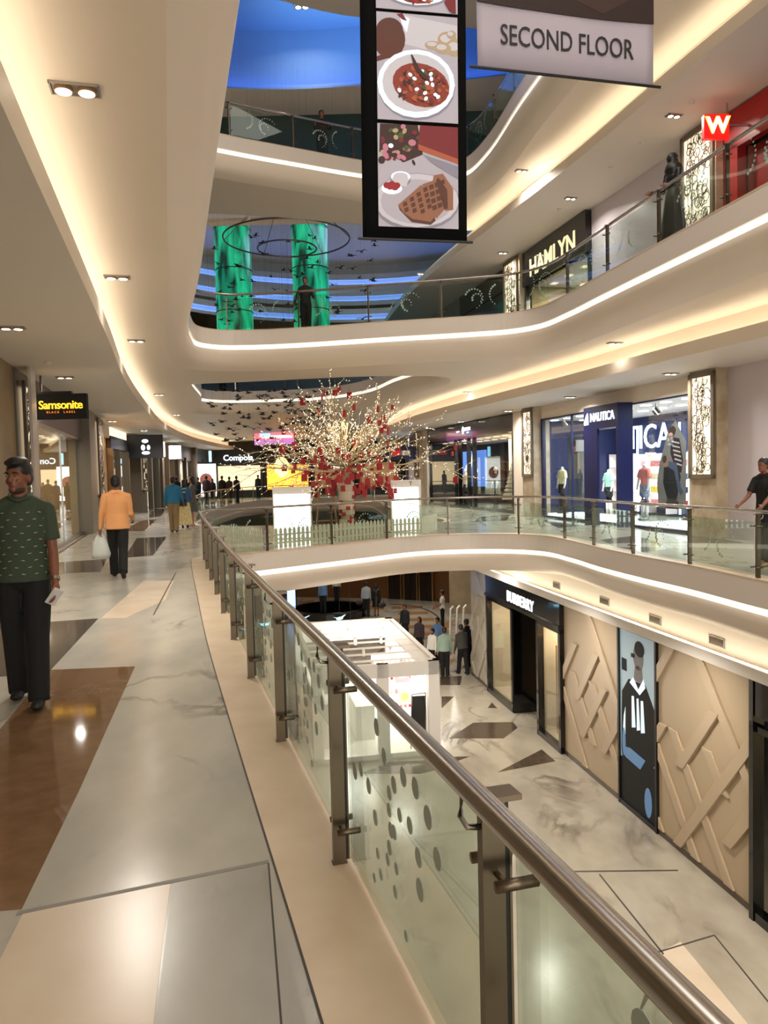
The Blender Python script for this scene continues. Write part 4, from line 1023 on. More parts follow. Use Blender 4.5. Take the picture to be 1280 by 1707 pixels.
for k, (x, c, lab) in enumerate(((w - 1.2, '1E2C3C', 'dark blue'), (w - 2.0, '2A2A2E', 'black'), (w - 2.9, '74302A', 'rust red'), (w - 3.8, '30507A', 'blue'), (w - 4.8, '3C3C40', 'charcoal'), (w - 5.6, 'A8A8AC', 'silver'))):
    t = empty('suitcase', world_of(r, x, -.6, .03), r.rotation_euler.z + .3, '%s hard suitcase standing in the luggage shop window' % lab, 'suitcase')
    b = MB(); b.box(-.24, .24, -.14, .14, .05, .7); bevel(b.build('shell', mat('case_' + c, c, .3, coat=.3), t), .05, 3)
    b = MB(); b.tube([(-.12, -.1, .7), (-.12, -.1, .95), (.12, -.1, .95), (.12, -.1, .7)], .01, 6); b.build('handle', STEEL, t)
    for sx in (-.19, .19):
        for sy in (-.1, .1): q = MB(); q.ell((sx, sy, .03), (.02, .03, .03), 8, 6); q.build('wheel', BLACK, t)
r, w = wfl(17.5, 21.5, L1, 'wall_picture', 'tan and blue picture boards at the back of the luggage shop', 'picture', off=-2.4)
b = MB(); b.box(0, 1.6, 0, .05, .6, 2.3); b.k = 1; b.box(1.9, 2.7, 0, .05, .6, 2.2); b.k = 2; b.box(3.0, 4.0, 0, .05, 1.0, 2.0); b.build('picture_board', [mat('tan_print', '9A7038', .5), mat('blue_print', '5878B8', .5, emit=(.1, .2, .5), es=.4), mat('rust_print', 'A85038', .5)], r)
a = D(56, 698, 15.6)
r = empty('projecting_sign', (a.x, 15.6, 0), 0, 'black projecting sign with glowing yellow lettering on the left', 'sign')
b = MB(); b.box(0, 1.075, 0, .12, 2.86, 3.37); bevel(b.build('sign_box', mat('matt_black_sign', '060606', .8), r), .008); b = MB(); b.box(0, .77, .01, .11, 3.37, 3.42); b.build('top_rail', BLACK, r)
o = text('Samsonite', .235, YELL, r, (.56, -.008, 3.14), (PI / 2, 0, 0), depth=.008, off=.002, spacing=.92); text('BLACK  LABEL', .06, mat('orange_letter', 'C85A20', .5, emit=(.8, .2, .02), es=1), r, (.56, -.006, 3.0), (PI / 2, 0, 0), name='small_lettering', depth=.004, spacing=1.6)
b = MB(); b.tube([(.15, .06, 3.42), (.15, .06, 3.75)], .02); b.build('bracket', STEELD, r)
pil_l(23.2, 24.6, .3, SLATE)
panel_l(25.0, 26.4, 1.05, 3.65, 'lit lattice panel on the grey column left of the man in orange', .3, 8); pil_l(24.9, 26.4, .25, TAUPE)
r, w = wfl(26.4, 31.0, L1, 'shopfront', 'shop with pale lit wooden shelving ahead of the man in orange', 'shop')
b = MB(); b.box(0, w, -.1, .05, 3.3, 3.75); b.build('shop_frame', CREAM, r); interior(r, w, .1, w - .1, 3.3, 2.4, [mat('pale_wood_inner', 'C8A878', .5)], True, 150)
b = MB()
for k in range(6): b.box(.4, w - .3, -.6, -.2, .5 + k * .45, .53 + k * .45)
b.box(.4, .45, -.6, -.2, 0, 3.0); b.box(w - .35, w - .3, -.6, -.2, 0, 3.0); b.build('shelf', mat('pale_wood', 'C8A878', .5), r)
r, w = wfl(31.0, 35.5, L1, 'shopfront', 'dark shop front with a bronze band before the dark projecting sign', 'shop')
b = MB(); b.box(0, w, -.1, .1, 2.9, 3.4); b.k = 1; b.box(0, w, -.1, .05, 3.4, 3.75); b.k = 2; b.box(0, .2, -.1, .15, 0, 2.9); b.box(w - .2, w, -.1, .15, 0, 2.9); b.box(w * .5, w * .5 + .15, -.1, .1, 0, 2.9); b.build('shop_frame', [BZD, WARMB, STEELD], r)
b = MB(); b.box(.2, w - .2, -.02, -.01, .05, 2.9); b.build('window_glass', SHOPG, r); b = MB(); b.box(0, w, -1.5, -1.4, 0, 3); b.build('inner_wall', mat('dark_blue_inner', '1A1C30', .4), r)
r, w = wfl(36.0, 37.5, L1, 'projecting_sign', 'dark projecting sign with a white script logo beyond the man in orange', 'sign')
b = MB(); b.box(w - .15, w, 0, 1.6, 2.6, 3.7); b.build('sign_box', mat('dark_slate_sign', '20242E', .4), r)
b = MB(); q = w + .012
for (y, z, ry, rz_) in ((.8, 3.4, .16, .09), (.7, 3.1, .1, .14), (.95, 3.1, .08, .12), (.82, 2.85, .2, .08)): b.ell((q, y, z), (.012, ry, rz_), 10, 6)
b.build('script_logo', WHITEL, r)
pil_l(37.5, 39.0, .3, TAUPE); panel_l(37.7, 38.9, 1.0, 3.6, 'distant lit lattice panel on the left walkway beside the dark sign', .34, 9)
for k, (y0, y1, c, lab, es, white) in enumerate(((39, 43.5, '8A8478', 'distant grey framed shop with a white lit sign box', 3.2, 1), (44, 48, '7A6A58', 'distant brown framed shop with the second white lit sign box', 3.2, 1), (48.5, 53.5, '4A3A30', 'distant dark shop front at the left bend of the walkway', 1, 0), (54, 59.5, '3A4A52', 'farthest left shop front with a pale blue lit sign and round poster', 2, 2))):
    r, w = wfl(y0, y1, L1, 'shopfront', lab, 'shop')
    b = MB(); b.box(0, w, -.1, .05, 2.8, 3.75); [b.box(x, x + .25, -.1, .15, 0, 3.0) for x in (0, w * .45, w - .25)]; b.build('shop_frame', mat('front_' + c, c, .4), r)
    b = MB(); b.box(.25, w - .25, -.02, -.01, .05, 2.8); b.build('window_glass', SHOPG, r)
    b = MB(); b.box(0, w, -1.3, -1.2, 0, 2.8); b.build('inner_wall', WARMB if k % 2 else mat('inner_mid', 'A8988A', .5), r)
    if white:
        b = MB(); b.box(w - .4, w - .2, .3 + .25 * k, 1.2, 2.75, 3.5); b.build('sign_box', WHITEB if white == 1 else mat('cyan_light', 'A0E0FF', .4, emit=(.25, .7, 1), es=2.5), r)
        if white == 1: b.build
    if white == 2:
        b = MB(); b.box(w - .3, w - .22, .16, 1.5, .3, 2.6); b.build('poster', WHITEB, r); b = MB(); b.disc((w - .215, .8, 1.5), (0, .45, 0), (0, 0, .45), 16, (.01, 0, 0)); b.build('poster_disc', mat('poster_pink', 'C87A70', .5), r)
for y in (43.5, 48, 53.5): pil_l(y, y + .5, .3, TAUPE)

# --- end wall of the second floor
struct(MB().box(-13.6, 1.4, 60, 60.2, 0, 3.75).build('wall_end', mat('end_wall', '2A211C', .5)))
def end_shop(x0, x1, label, body, sign=None, sm=None, lit=None, z=2.95):
    r = empty('shopfront', (x0, 59.9, 0), 0, label, 'shop'); w = x1 - x0
    b = MB(); b.box(0, w, -.4, .05, 2.5, 3.7); b.box(0, .2, -.3, 0, 0, 2.6); b.box(w - .2, w, -.3, 0, 0, 2.6); b.build('fascia', body, r)
    if sign: text(sign, .62, sm or WHITEL, r, (w / 2, -.42, z + .15), (PI / 2, 0, 0), depth=.01, off=.012, sx=1)
    if lit: b = MB(); b.box(.2, w - .2, -.1, -.05, .6, 2.5); b.build('lit_counter_wall', lit, r)
    return r
end_shop(-13.0, -9.3, 'black food shop front with white lettering at the far end of the walkway', BLACK, 'Compola', lit=mat('lit_beige', 'E8C898', .5, emit=(1, .75, .45), es=.9))
r = end_shop(-9.2, -5.6, 'orange glowing shop front at the far end under the pink screen', BZD, lit=mat('lit_orange', 'FF9830', .5, emit=(1, .38, .04), es=1.5))
b = MB(); b.disc((1.4, -.45, 2.3), (.55, 0, 0), (0, 0, .8), 18, (0, -.02, 0)); b.build('arch_light', mat('lit_yellow', 'FFC860', .5, emit=(1, .6, .15), es=3), r)
end_shop(-5.5, -2.2, 'black shop front with small lit lettering left of the tree trunk', BLACK, 'TOBILE', WHITEL, lit=mat('lit_dim', '60402A', .5, emit=(.5, .25, .1), es=.4), z=1.9)
end_shop(-2.0, 1.2, 'dim brown shop front at the far end behind the tree', BZD, lit=mat('lit_dim', '60402A', .5, emit=(.5, .25, .1), es=.4))
p = D(457, 729, 50)
r = empty('video_screen', (p.x, 50, p.z), -.05, 'pink and blue lit video screen hanging at the far end', 'screen')
b = MB(); b.box(-1.35, 1.35, 0, .12, -.52, .52); b.build('frame', BLACK, r)
b = MB(); b.box(-1.3, 1.3, -.01, 0, -.15, .47); b.k = 1; b.box(-1.3, 1.3, -.01, 0, -.47, -.15); b.k = 2; b.box(-.8, 1.2, -.02, -.01, -.05, .12); b.k = 3; blob(b, -.6, .2, .35, .22, -.02, t=-.01)
b.build('screen_picture', [mat('scr_pink', 'FF5060', .4, emit=(1, .16, .2), es=1.1), mat('scr_violet', 'A060B0', .4, emit=(.5, .18, .5), es=1), WHITEB, mat('scr_blue', '80B0FF', .4, emit=(.35, .55, 1), es=1.4)], r)
b = MB(); b.tube([(-1, .06, .5), (-1, .06, 1.6)], .015, 6); b.tube([(1, .06, .5), (1, .06, 1.6)], .015, 6); b.build('hanging_rods', STEELD, r)
# ------------------------------------------------------------------ people
SK = [mat('skin_a', '8A5A40', .5), mat('skin_b', '7A4C36', .5), mat('skin_c', 'A57458', .5)]
HAIR = mat('black_hair', '0D0A09', .45)
def remesh(o, vox, it=2):
    m = o.modifiers.new('remesh', 'REMESH'); m.mode = 'VOXEL'; m.voxel_size = vox; m.use_smooth_shade = True
    s = o.modifiers.new('smooth', 'SMOOTH'); s.iterations = it; s.factor = .5
    return o
def capsule(b, pts, rs, n=10):
    b.tube(pts, rs, n)
    for p, r in zip(pts, rs): b.ell(p, (r, r, r), n, 6)
def hand(b, w, d, palm, curl=.5, thumb=None, s=1.0):
    """palm and five bent fingers; w wrist, d direction of the hand, palm = direction the palm faces"""
    d = d.normalized(); palm = (palm - palm.dot(d) * d).normalized(); side = d.cross(palm).normalized()
    if thumb is not None and side.dot(thumb) < 0: side = -side
    capsule(b, [w, w + d * .03 * s, w + d * .075 * s], [.024 * s, .03 * s, .028 * s], 8)
    for k, (off, ln) in enumerate(((.028, .068), (.010, .077), (-.009, .072), (-.026, .058))):
        p0 = w + d * .06 * s + side * off * s; p1 = w + d * .092 * s + side * off * 1.08 * s
        a = curl; p2 = p1 + (d * math.cos(a) + palm * math.sin(a)) * ln * .5 * s
        p3 = p2 + (d * math.cos(a * 2.1) + palm * math.sin(a * 2.1)) * ln * .5 * s
        capsule(b, [p0, p1, p2, p3], [.0095 * s, .0095 * s, .0085 * s, .007 * s], 7)
    t0 = w + d * .018 * s + side * .022 * s; t1 = t0 + (d * .6 + side * .6 + palm * .35).normalized() * .038 * s
    t2 = t1 + (d * .9 + side * .15 + palm * .4).normalized() * .034 * s
    capsule(b, [t0, t1, t2], [.013 * s, .0105 * s, .0085 * s], 7)
def person(name, label, loc, face, h=1.72, legs=((.0, .0), (.0, .0)), arms=((.05, .12, .2), (.05, .12, .2)), look=(0, 0), lean=0,
           shirt=None, sleeve='long', pants=None, shoe=None, skin=SK[0], hair='short', dress=None, vox=.016, tail=0, bulk=1.0, palms=None, group=None, cat='person', face_detail=False, hands=True, robe=None, beard=False):
    """face: heading the figure walks to (radians, 0 = +Y, positive turns left); legs: (thigh angle, knee bend) left then right"""
    k = h / 1.72
    r = empty(name, loc, face, label, cat, group); r.scale = (k, k, k)
    hipz = .90; J = {}
    low = 9
    for s, (a, kb) in zip((-1, 1), legs):
        hp = Vector((s * .085, 0, hipz)); kn = hp + .425 * Vector((0, math.sin(a), -math.cos(a))); an = kn + .395 * Vector((0, math.sin(a - kb), -math.cos(a - kb)))
        J[s] = [hp, kn, an, a - kb]; low = min(low, an.z - .075 - (.0 if a - kb > -.5 else .02))
    dz = -low; up = Vector((0, 0, dz))
    for s in J: J[s][:3] = [p + up for p in J[s][:3]]
    L_ = Matrix.Translation(Vector((0, 0, .93 + dz))) @ Matrix.Rotation(-lean, 4, 'X') @ Matrix.Translation(Vector((0, 0, -.93)))
    T = lambda x, y, z: L_ @ Vector((x, y, z))
    A = {}
    for s, (a, o, e) in zip((-1, 1), arms):
        sh = T(s * .162 * bulk, 0, 1.37); d = Vector((s * math.sin(o), math.sin(a) * math.cos(o), -math.cos(a) * math.cos(o)))
        el = sh + d * .29; d2 = Vector((s * math.sin(o) * .6, math.sin(a + e), -math.cos(a + e))).normalized(); wr = el + d2 * .245
        A[s] = (sh, el, wr, d2)
    # body: one continuous skin
    b = MB()
    Hc = T(0, .015, 1.605); HR = Euler((look[1], 0, look[0])).to_matrix()
    h3 = lambda x, y, z: Hc + HR @ Vector((x, y, z))
    b.ell(h3(0, -.008, .02), (.074, .092, .098), 16, 12, HR); b.ell(h3(0, .022, -.045), (.055, .066, .068), 14, 10, HR)
    b.ell(h3(0, .07, -.085), (.026, .022, .02), 8, 6, HR)
    if face_detail or vox < .013:
        b.ell(h3(0, .098, -.018), (.014, .018, .022), 8, 6, HR); b.tube([h3(0, .084, .02), h3(0, .103, -.02)], [.008, .012], 6)
        b.ell(h3(0, .082, -.058), (.026, .012, .012), 8, 6, HR)
        b.ell(h3(0, .078, .03), (.05, .014, .012), 10, 6, HR)
        for s in (-1, 1): b.ell(h3(s * .076, -.008, -.012), (.010, .02, .032), 8, 6, HR); b.ell(h3(s * .038, .05, -.03), (.025, .03, .025), 8, 6, HR)
    capsule(b, [T(0, -.01, 1.42), T(0, .0, 1.5), h3(0, -.015, -.05)], [.062, .052, .052], 12)
    b.ell(T(0, 0, 1.28), (.15 * bulk, .095, .17), 14, 10); b.ell(T(0, 0, 1.08), (.125 * bulk, .085, .17), 14, 8); b.ell(T(0, 0, .94), (.14 * bulk, .1, .12), 14, 8)
    for s in (-1, 1):
        sh, el, wr, d2 = A[s]
        capsule(b, [T(s * .06, 0, 1.40), sh, (sh + el) / 2, el, (el + wr) / 2, wr], [.045, .046, .041, .036, .035, .025], 10)
        if hands:
            pd = (palms or {}).get(s, Vector((-s, .2, 0)))
            hand(b, wr, d2, Vector(pd), .45, thumb=Vector((0, 1, .2)), s=1.0)
        hp, kn, an, sa = J[s]
        capsule(b, [hp, kn, (kn * .6 + an * .4), an], [.075, .05, .048, .036], 10)
        b.ell(an + Vector((0, .05, -.045)), (.035, .09, .03))
    remesh(b.build('body', skin, r), vox, 1)
    # clothes
    if shirt:
        b = MB(); q = .014
        b.ell(T(0, 0, 1.28), (.158 * bulk + q, .105 + q, .165), 16, 10); b.ell(T(0, 0, 1.12), (.148 * bulk + q, .102 + q, .2), 16, 10)
        b.tube([T(0, 0, 1.2), T(0, 0, 1.0), T(0, 0, .93 - tail)], [.145, .15, .157], 18) if False else None
        vs = []; prof = [(1.37, .115, .085), (1.25, .168, .118), (1.1, .155, .113), (.98, .168, .128), (.90 - tail, .182, .140)]
        n = 20; N = len(prof)
        b.add([T((w * bulk) * math.cos(2 * PI * i / n), dd * math.sin(2 * PI * i / n), z) for z, w, dd in prof for i in range(n)],
              [(j * n + i, j * n + (i + 1) % n, (j + 1) * n + (i + 1) % n, (j + 1) * n + i) for j in range(N - 1) for i in range(n)] + [tuple(range(n)), tuple(range((N - 1) * n, N * n))[::-1]])
        for s in (-1, 1):
            sh, el, wr, d2 = A[s]
            capsule(b, [T(s * .03, -.005, 1.43), T(s * .06, -.005, 1.42), T(s * .11, -.005, 1.395), sh], [.066, .064, .06, .058], 10)
            if sleeve == 'long': capsule(b, [sh, (sh + el) / 2, el, (el + wr) / 2, wr - d2 * .01], [.06, .055, .048, .043, .036], 10)
            elif sleeve == 'short': b.tube([sh, sh + (el - sh) * .45, sh + (el - sh) * .74], [.062, .062, .062], 12); b.ell(sh, (.062, .062, .062))
        b.tube([T(0, -.008, 1.42), T(0, -.0, 1.475)], [.09, .064], 14)
        remesh(b.build('shirt', shirt, r), vox, 2)
    if pants:
        b = MB()
        b.ell(T(0, 0, .95), (.155 * bulk, .118, .11), 16, 8); b.ell(Vector((0, 0, .90 + dz)), (.155 * bulk, .115, .1), 16, 8)
        for s in (-1, 1):
            hp, kn, an, sa = J[s]
            capsule(b, [hp + Vector((0, 0, .03)), (hp + kn) / 2, kn], [.096, .092, .078], 12)
            b.tube([kn, (kn + an) / 2, an + (an - kn).normalized() * .035], [.078, .074, .072], 12)
        remesh(b.build('trousers', pants, r), vox, 1)
    if dress:
        b = MB(); n = 20; prof = [(1.42, .13, .08), (1.28, .16, .12), (1.08, .125, .10), (.95, .165, .13), (.5, .23, .2), (dress[1], .26, .23)]
        b.add([T(w * math.cos(2 * PI * i / n) * (1 + .04 * math.sin(i * 4) * (z < .9)), dd * math.sin(2 * PI * i / n) * (1 + .05 * math.cos(i * 5) * (z < .9)), z) for z, w, dd in prof for i in range(n)],
              [(j * n + i, j * n + (i + 1) % n, (j + 1) * n + (i + 1) % n, (j + 1) * n + i) for j in range(len(prof) - 1) for i in range(n)] + [tuple(range(n)), tuple(range((len(prof) - 1) * n, len(prof) * n))[::-1]])
        if not shirt:
            for s in (-1, 1):
                sh, el, wr, d2 = A[s]; capsule(b, [T(s * .08, 0, 1.42), sh, el, wr], [.05, .062, .052, .045], 10)
        remesh(b.build('dress', dress[0], r), vox, 1)
    # shoes
    for s in (-1, 1):
        hp, kn, an, sa = J[s]
        tip = max(-.5, min(1.1, -sa)) if sa < -.25 else max(-.3, -sa * .8)
        R_ = Matrix.Rotation(-tip if sa < -.25 else -sa * .5, 3, 'X') if abs(sa) > .1 else Matrix.Identity(3)
        if sa < -.25: R_ = Matrix.Rotation(sa * .8, 3, 'X')
        elif sa > .15: R_ = Matrix.Rotation(sa * .6, 3, 'X')
        b = MB()
        c = an + R_ @ Vector((0, .055, -.045)); b.ell(c, (.045, .13, .034), 12, 8, R_); b.ell(an + R_ @ Vector((0, -.01, -.025)), (.042, .055, .05), 10, 8, R_)
        b.ell(an + R_ @ Vector((0, .13, -.052)), (.043, .055, .024), 10, 6, R_)
        remesh(b.build('shoe', shoe or mat('dark_shoe', '15110F', .5), r), max(.01, vox * .8), 1)
    # hair
    b = MB()
    if hair in ('short', 'quiff'):
        b.ell(h3(0, -.02, .04), (.083, .098, .092), 16, 12, HR); b.ell(h3(0, -.045, -.01), (.078, .07, .075), 14, 10, HR)
        if hair == 'quiff':
            b.ell(h3(.0, .05, .098), (.066, .05, .03), 14, 8, HR); b.ell(h3(-.01, .08, .096), (.045, .026, .018), 12, 8, HR); b.ell(h3(0, 0, .105), (.07, .09, .04), 14, 8, HR)
        # keep the face free
        o = b.build('hair', HAIR, r); remesh(o, max(.008, vox * .7), 1)
    elif hair == 'long':
        b.ell(h3(0, -.025, .03), (.086, .1, .1), 16, 12, HR); b.tube([h3(0, -.05, 0), h3(0, -.075, -.12), h3(0, -.07, -.25)], [.085, .085, .05], 14)
        remesh(b.build('hair', HAIR, r), max(.01, vox * .8), 1)
    elif hair == 'veil':
        b.ell(h3(0, -.01, .02), (.095, .115, .12), 16, 12, HR); capsule(b, [h3(0, -.02, -.05), T(0, -.02, 1.42)], [.1, .17], 14)
        remesh(b.build('veil', robe or BLACK, r), vox, 1)
    if beard:
        b = MB(); b.ell(h3(0, .024, -.086), (.055, .058, .034), 14, 10, HR)
        b.ell(h3(0, .093, -.042), (.026, .008, .006), 10, 6, HR)
        remesh(b.build('beard', mat('beard', '3A261C', .8), r), .008, 1)
    if face_detail:
        for s in (-1, 1):
            b = MB(); b.ell(h3(s * .031, .084, .006), (.011, .006, .004), 10, 6, HR); e_ = b.build('eye', mat('eye_white', '8E8078', .4), r, smooth=True)
            b = MB(); b.ell(h3(s * .031 + .002, .0895, .006), (.0048, .002, .0042), 8, 6, HR); b.build('iris', BLACK, e_)
            b = MB(); b.tube([h3(s * .014, .091, .026), h3(s * .032, .092, .033), h3(s * .054, .078, .026)], [.005, .006, .003], 6); b.build('eyebrow', HAIR, r)
        b = MB(); b.ell(h3(0, .0945, -.056), (.022, .006, .004), 10, 6, HR); b.ell(h3(0, .093, -.064), (.019, .006, .005), 10, 6, HR); b.build('lips', mat('lips', '7A4038', .5), r)
    r['_j'] = 0; del r['_j']
    return r, A, T, h3, J
def at(px, py, z): p = P(px, py, z); return (p.x, p.y, z)

OLIVE = mat('olive_polo', '33402F', .8); BLK = mat('black_trousers', '0A0A0B', .85)
# man in the olive polo walking towards us
mx, my, mz = at(50, 1176, 0)
r, A, T, h3, J = person('person', 'man in olive green polo with white dashes walking towards the viewer holding a phone', (mx - .05, my + .1, 0), PI + .30, 1.78,
    legs=((.22, .05), (-.12, .12)), arms=((.05, .12, .45), (-.1, .12, .3)), look=(-.42, -.02), shirt=OLIVE, sleeve='short', pants=BLK, shoe=mat('black_sandal', '121110', .6),
    skin=SK[1], hair='quiff', vox=.0095, bulk=1.02, face_detail=True, beard=True, tail=.02)
b = MB(); rnd = random.Random(4)
for zi in range(11):
    for ai in range(13):
        a = 2 * PI * (ai + (zi % 2) * .5) / 13; z = 1.36 - zi * .047
        w_, d_ = (.168 * 1.02, .118) if z > 1.18 else (.162 * 1.02, .118)
        if z > 1.3: w_ *= .97; d_ *= .97
        p = T(w_ * math.cos(a) * 1.045, d_ * math.sin(a) * 1.09, z); tn = Vector((-math.sin(a), math.cos(a) * .7, .18 * (-1) ** ai)).normalized()
        nn = Vector((math.cos(a), math.sin(a), 0)); up_ = nn.cross(tn)
        b.disc(p + nn * .002, tn * .014, up_ * .0028, 6, nn * .002)
b.build('dash_pattern', mat('dash_white', 'A8AA98', .8), r)
b = MB(); b.tube([T(-.06, .05, 1.46), T(0, .085, 1.44), T(.06, .05, 1.46), T(.068, -.03, 1.485), T(0, -.07, 1.49), T(-.068, -.03, 1.485)], .014, 8, closed=True); b.build('collar', OLIVE, r, smooth=True)
def wrist_thing(r, A, s, nm, m, lab=None, cat=None):
    sh, el, wr, d2 = A[s]; b = MB(); p = wr - d2 * .03
    b.tube([p - d2 * .012, p + d2 * .012], [.034, .034], 14); return b.build(nm, m, r)
wrist_thing(r, A, -1, 'wristwatch', STEEL)
sh, el, wr, d2 = A[-1]; q = Matrix.Translation(r.location) @ Matrix.Rotation(PI + .30, 4, 'Z') @ Matrix.Diagonal((1.78 / 1.72,) * 3 + (1,)) @ (wr + d2 * .1)
ph = MB(); ph.box(-.036, .036, -.005, .005, -.07, .07); po = bevel(ph.build('mobile_phone', mat('phone_white', 'D8D6D4', .3)), .006); po.location = q + Vector((0, -.03, 0)); po.rotation_euler = (.5, .5, .6)
tag(po, 'pale mobile phone held in the hand of the man in the olive polo', 'phone')
# man in orange, from behind
x, y, z = at(199, 962, 0)
ORANGE = mat('orange_shirt', 'D89A62', .75)
r, A, T, h3, J = person('person', 'man in orange shirt and black trousers walking away with a white bag', (x, y, 0), .27, 1.70,
    legs=((.24, .06), (-.24, .36)), arms=((-.02, .2, .15), (.1, .12, 1.0)), shirt=ORANGE, pants=BLK, skin=SK[0], vox=.012, bulk=1.14, tail=.07)
q = Matrix.Translation(r.location) @ Matrix.Rotation(.27, 4, 'Z') @ (A[-1][2] * (1.70 / 1.72)); 
bag = empty('plastic_bag', (q.x - .02, q.y + .05, q.z - .5), .2, 'white translucent plastic bag carried by the man in orange', 'bag')
b = MB(); n = 16
prof = [(.0, .13, .06), (.08, .155, .08), (.25, .14, .07), (.36, .08, .045), (.43, .03, .02)]
b.add([Vector((w * math.cos(2 * PI * i / n) * (1 + .08 * math.sin(5 * i + z * 20)), d * math.sin(2 * PI * i / n) * (1 + .1 * math.cos(4 * i + z * 9)), z)) for z, w, d in prof for i in range(n)],
      [(j * n + i, j * n + (i + 1) % n, (j + 1) * n + (i + 1) % n, (j + 1) * n + i) for j in range(len(prof) - 1) for i in range(n)] + [tuple(range(n))[::-1]])
b.build('sack', mat('milky_plastic', 'C9CEC8', .3), bag, smooth=True)
b = MB(); b.tube([(-.02, 0, .4), (-.015, 0, .48), (.0, 0, .5), (.015, 0, .48), (.02, 0, .4)], .006, 6); b.build('handle', mat('milky_plastic', 'C9CEC8', .3), bag)
# man in blue shirt and the women ahead of him
x, y, z = at(291, 887, 0)
r, A, T, h3, J = person('person', 'man in bright blue shirt and khaki trousers walking away beside the railing', (x, y, 0), .1, 1.68, legs=((.12, .05), (-.08, .12)), arms=((.0, .2, .3), (.05, .2, .6)),
    shirt=mat('blue_shirt', '1C6E98', .7), pants=mat('khaki', '8A7450', .8), vox=.016, bulk=1.15)
x, y, z = at(309, 880, 0)
person('person', 'woman in blue top and yellow checked skirt beside the man in blue', (x, y, 0), .2, 1.58, shirt=mat('blue_shirt2', '2C5E88', .7), dress=(mat('yellow_check', 'C8A840', .8, var=(30, 'E8E0C0')), .12), hair='long', vox=.018, arms=((.1, .2, .8), (.1, .2, 1.0)))
x, y, z = at(322, 877, 0)
person('person', 'woman in grey knee-length dress with long dark hair facing left', (x, y, 0), PI / 2 + .2, 1.68, dress=(mat('grey_dress', '55544E', .8), .5), hair='long', vox=.018, arms=((.1, .15, .3), (.1, .15, 1.3)), skin=SK[2], shoe=mat('pale_shoe', 'A88870', .5))
tg = empty('handbag', at(306, 881, 0)[:2] + (.72,), 0, 'black shoulder bag between the man in blue and the woman in yellow', 'bag')
b = MB(); b.box(-.13, .13, -.05, .05, 0, .24); bevel(b.build('pouch', BLACK, tg), .03, 3); b = MB(); b.tube([(-.1, 0, .22), (-.06, 0, .42), (.06, 0, .42), (.1, 0, .22)], .01, 6); b.build('strap', BLACK, tg)
x, y, z = at(240, 845, 0)
person('person', 'man in dark grey shirt standing at the shop front left of the blue-shirted man', (x, y, 0), -1.0, 1.72, shirt=mat('dark_grey_shirt', '3A3634', .8), pants=BLK, vox=.02, bulk=1.1)
# far crowd, each one different
DK = [mat('crowd_%d' % k, c, .8) for k, c in enumerate(('14161C', '2A1C1C', '1C2026', '3A2A2E', '22242A', '101014', '4A3A34', '1A2230'))]
for k, (px, py, lab, hh, f) in enumerate((
    (296, 843, 'dark-haired man in maroon shirt in the far crowd, leftmost behind the blue-shirted man', 1.72, .1),
    (312, 841, 'woman in dark clothes in the far crowd behind the grey-dressed woman', 1.6, .3),
    (331, 838, 'person in black top in the far crowd right of the grey-dressed woman', 1.66, 2.8),
    (345, 836, 'person in dark jacket in the far crowd below the pale blue sign', 1.74, .2),
    (355, 835, 'shorter person in dark clothes in the far crowd before the black food shop', 1.58, 3.3),
    (371, 832, 'person in black at the left counter of the black food shop', 1.72, .0),
    (383, 831, 'person in dark brown at the middle counter of the black food shop', 1.66, .4),
    (395, 830, 'person in navy at the right counter of the black food shop', 1.7, -.3),
    (431, 830, 'person in black before the orange glowing shop front', 1.75, 3.0))):
    y = 56 if k == 8 else 43 + k * .6
    p = D(px, py, y)
    person('person', lab, (p.x, y, 0), f, hh, shirt=DK[k % 8], pants=DK[(k + 5) % 8], vox=.03, hair='long' if k in (1, 4) else 'short', hands=False)
# right edge man in black on the right walkway
p = D(1276, 948, 12.2)
person('person', 'man in black shirt leaning at the right railing at the picture edge', (p.x + .02, 12.2, 0), PI / 2 + .5, 1.72, legs=((.1, .05), (-.05, .1)), arms=((.5, .1, .5), (.5, .1, .5)), lean=.12, shirt=mat('black_shirt', '0E0D0E', .8), sleeve='short', pants=mat('dark_jeans', '16181E', .8), shoe=mat('tan_shoe', '9A7A60', .5), vox=.013, skin=SK[1])
# upper floors
p = D(1122, 380, 13.6)
r, A, T, h3, J = person('person', 'woman in black robe and headscarf standing at the upper right railing', (p.x, 13.6, L2), 1.9, 1.62, arms=((.2, .15, 1.2), (.2, .15, 1.2)), dress=(BLACK, .04), hair='veil', vox=.018)
p = D(508, 540, 20.6)
person('person', 'person in black leaning on the middle bridge railing, seen from below', (p.x, 21.0, L2), PI, 1.55, shirt=DK[5], pants=BLK, vox=.02, arms=((.3, .3, .9), (.1, .4, .5)), skin=SK[1])
p = D(537, 240, 23.6)
person('person', 'man in dark shirt leaning on the top balcony railing', (p.x, 23.6, L3), PI + .2, 1.72, shirt=DK[1], pants=DK[7], vox=.02, arms=((.5, .2, 1.0), (.5, .2, 1.0)), skin=SK[0])
p = D(366, 500, 34.5)
person('person', 'woman in red standing at the far railing left of the green columns', (p.x, 34.6, L2), PI, 1.68, shirt=mat('red_top', 'B01C1C', .8), pants=BLK, vox=.03, hair='long', hands=False)
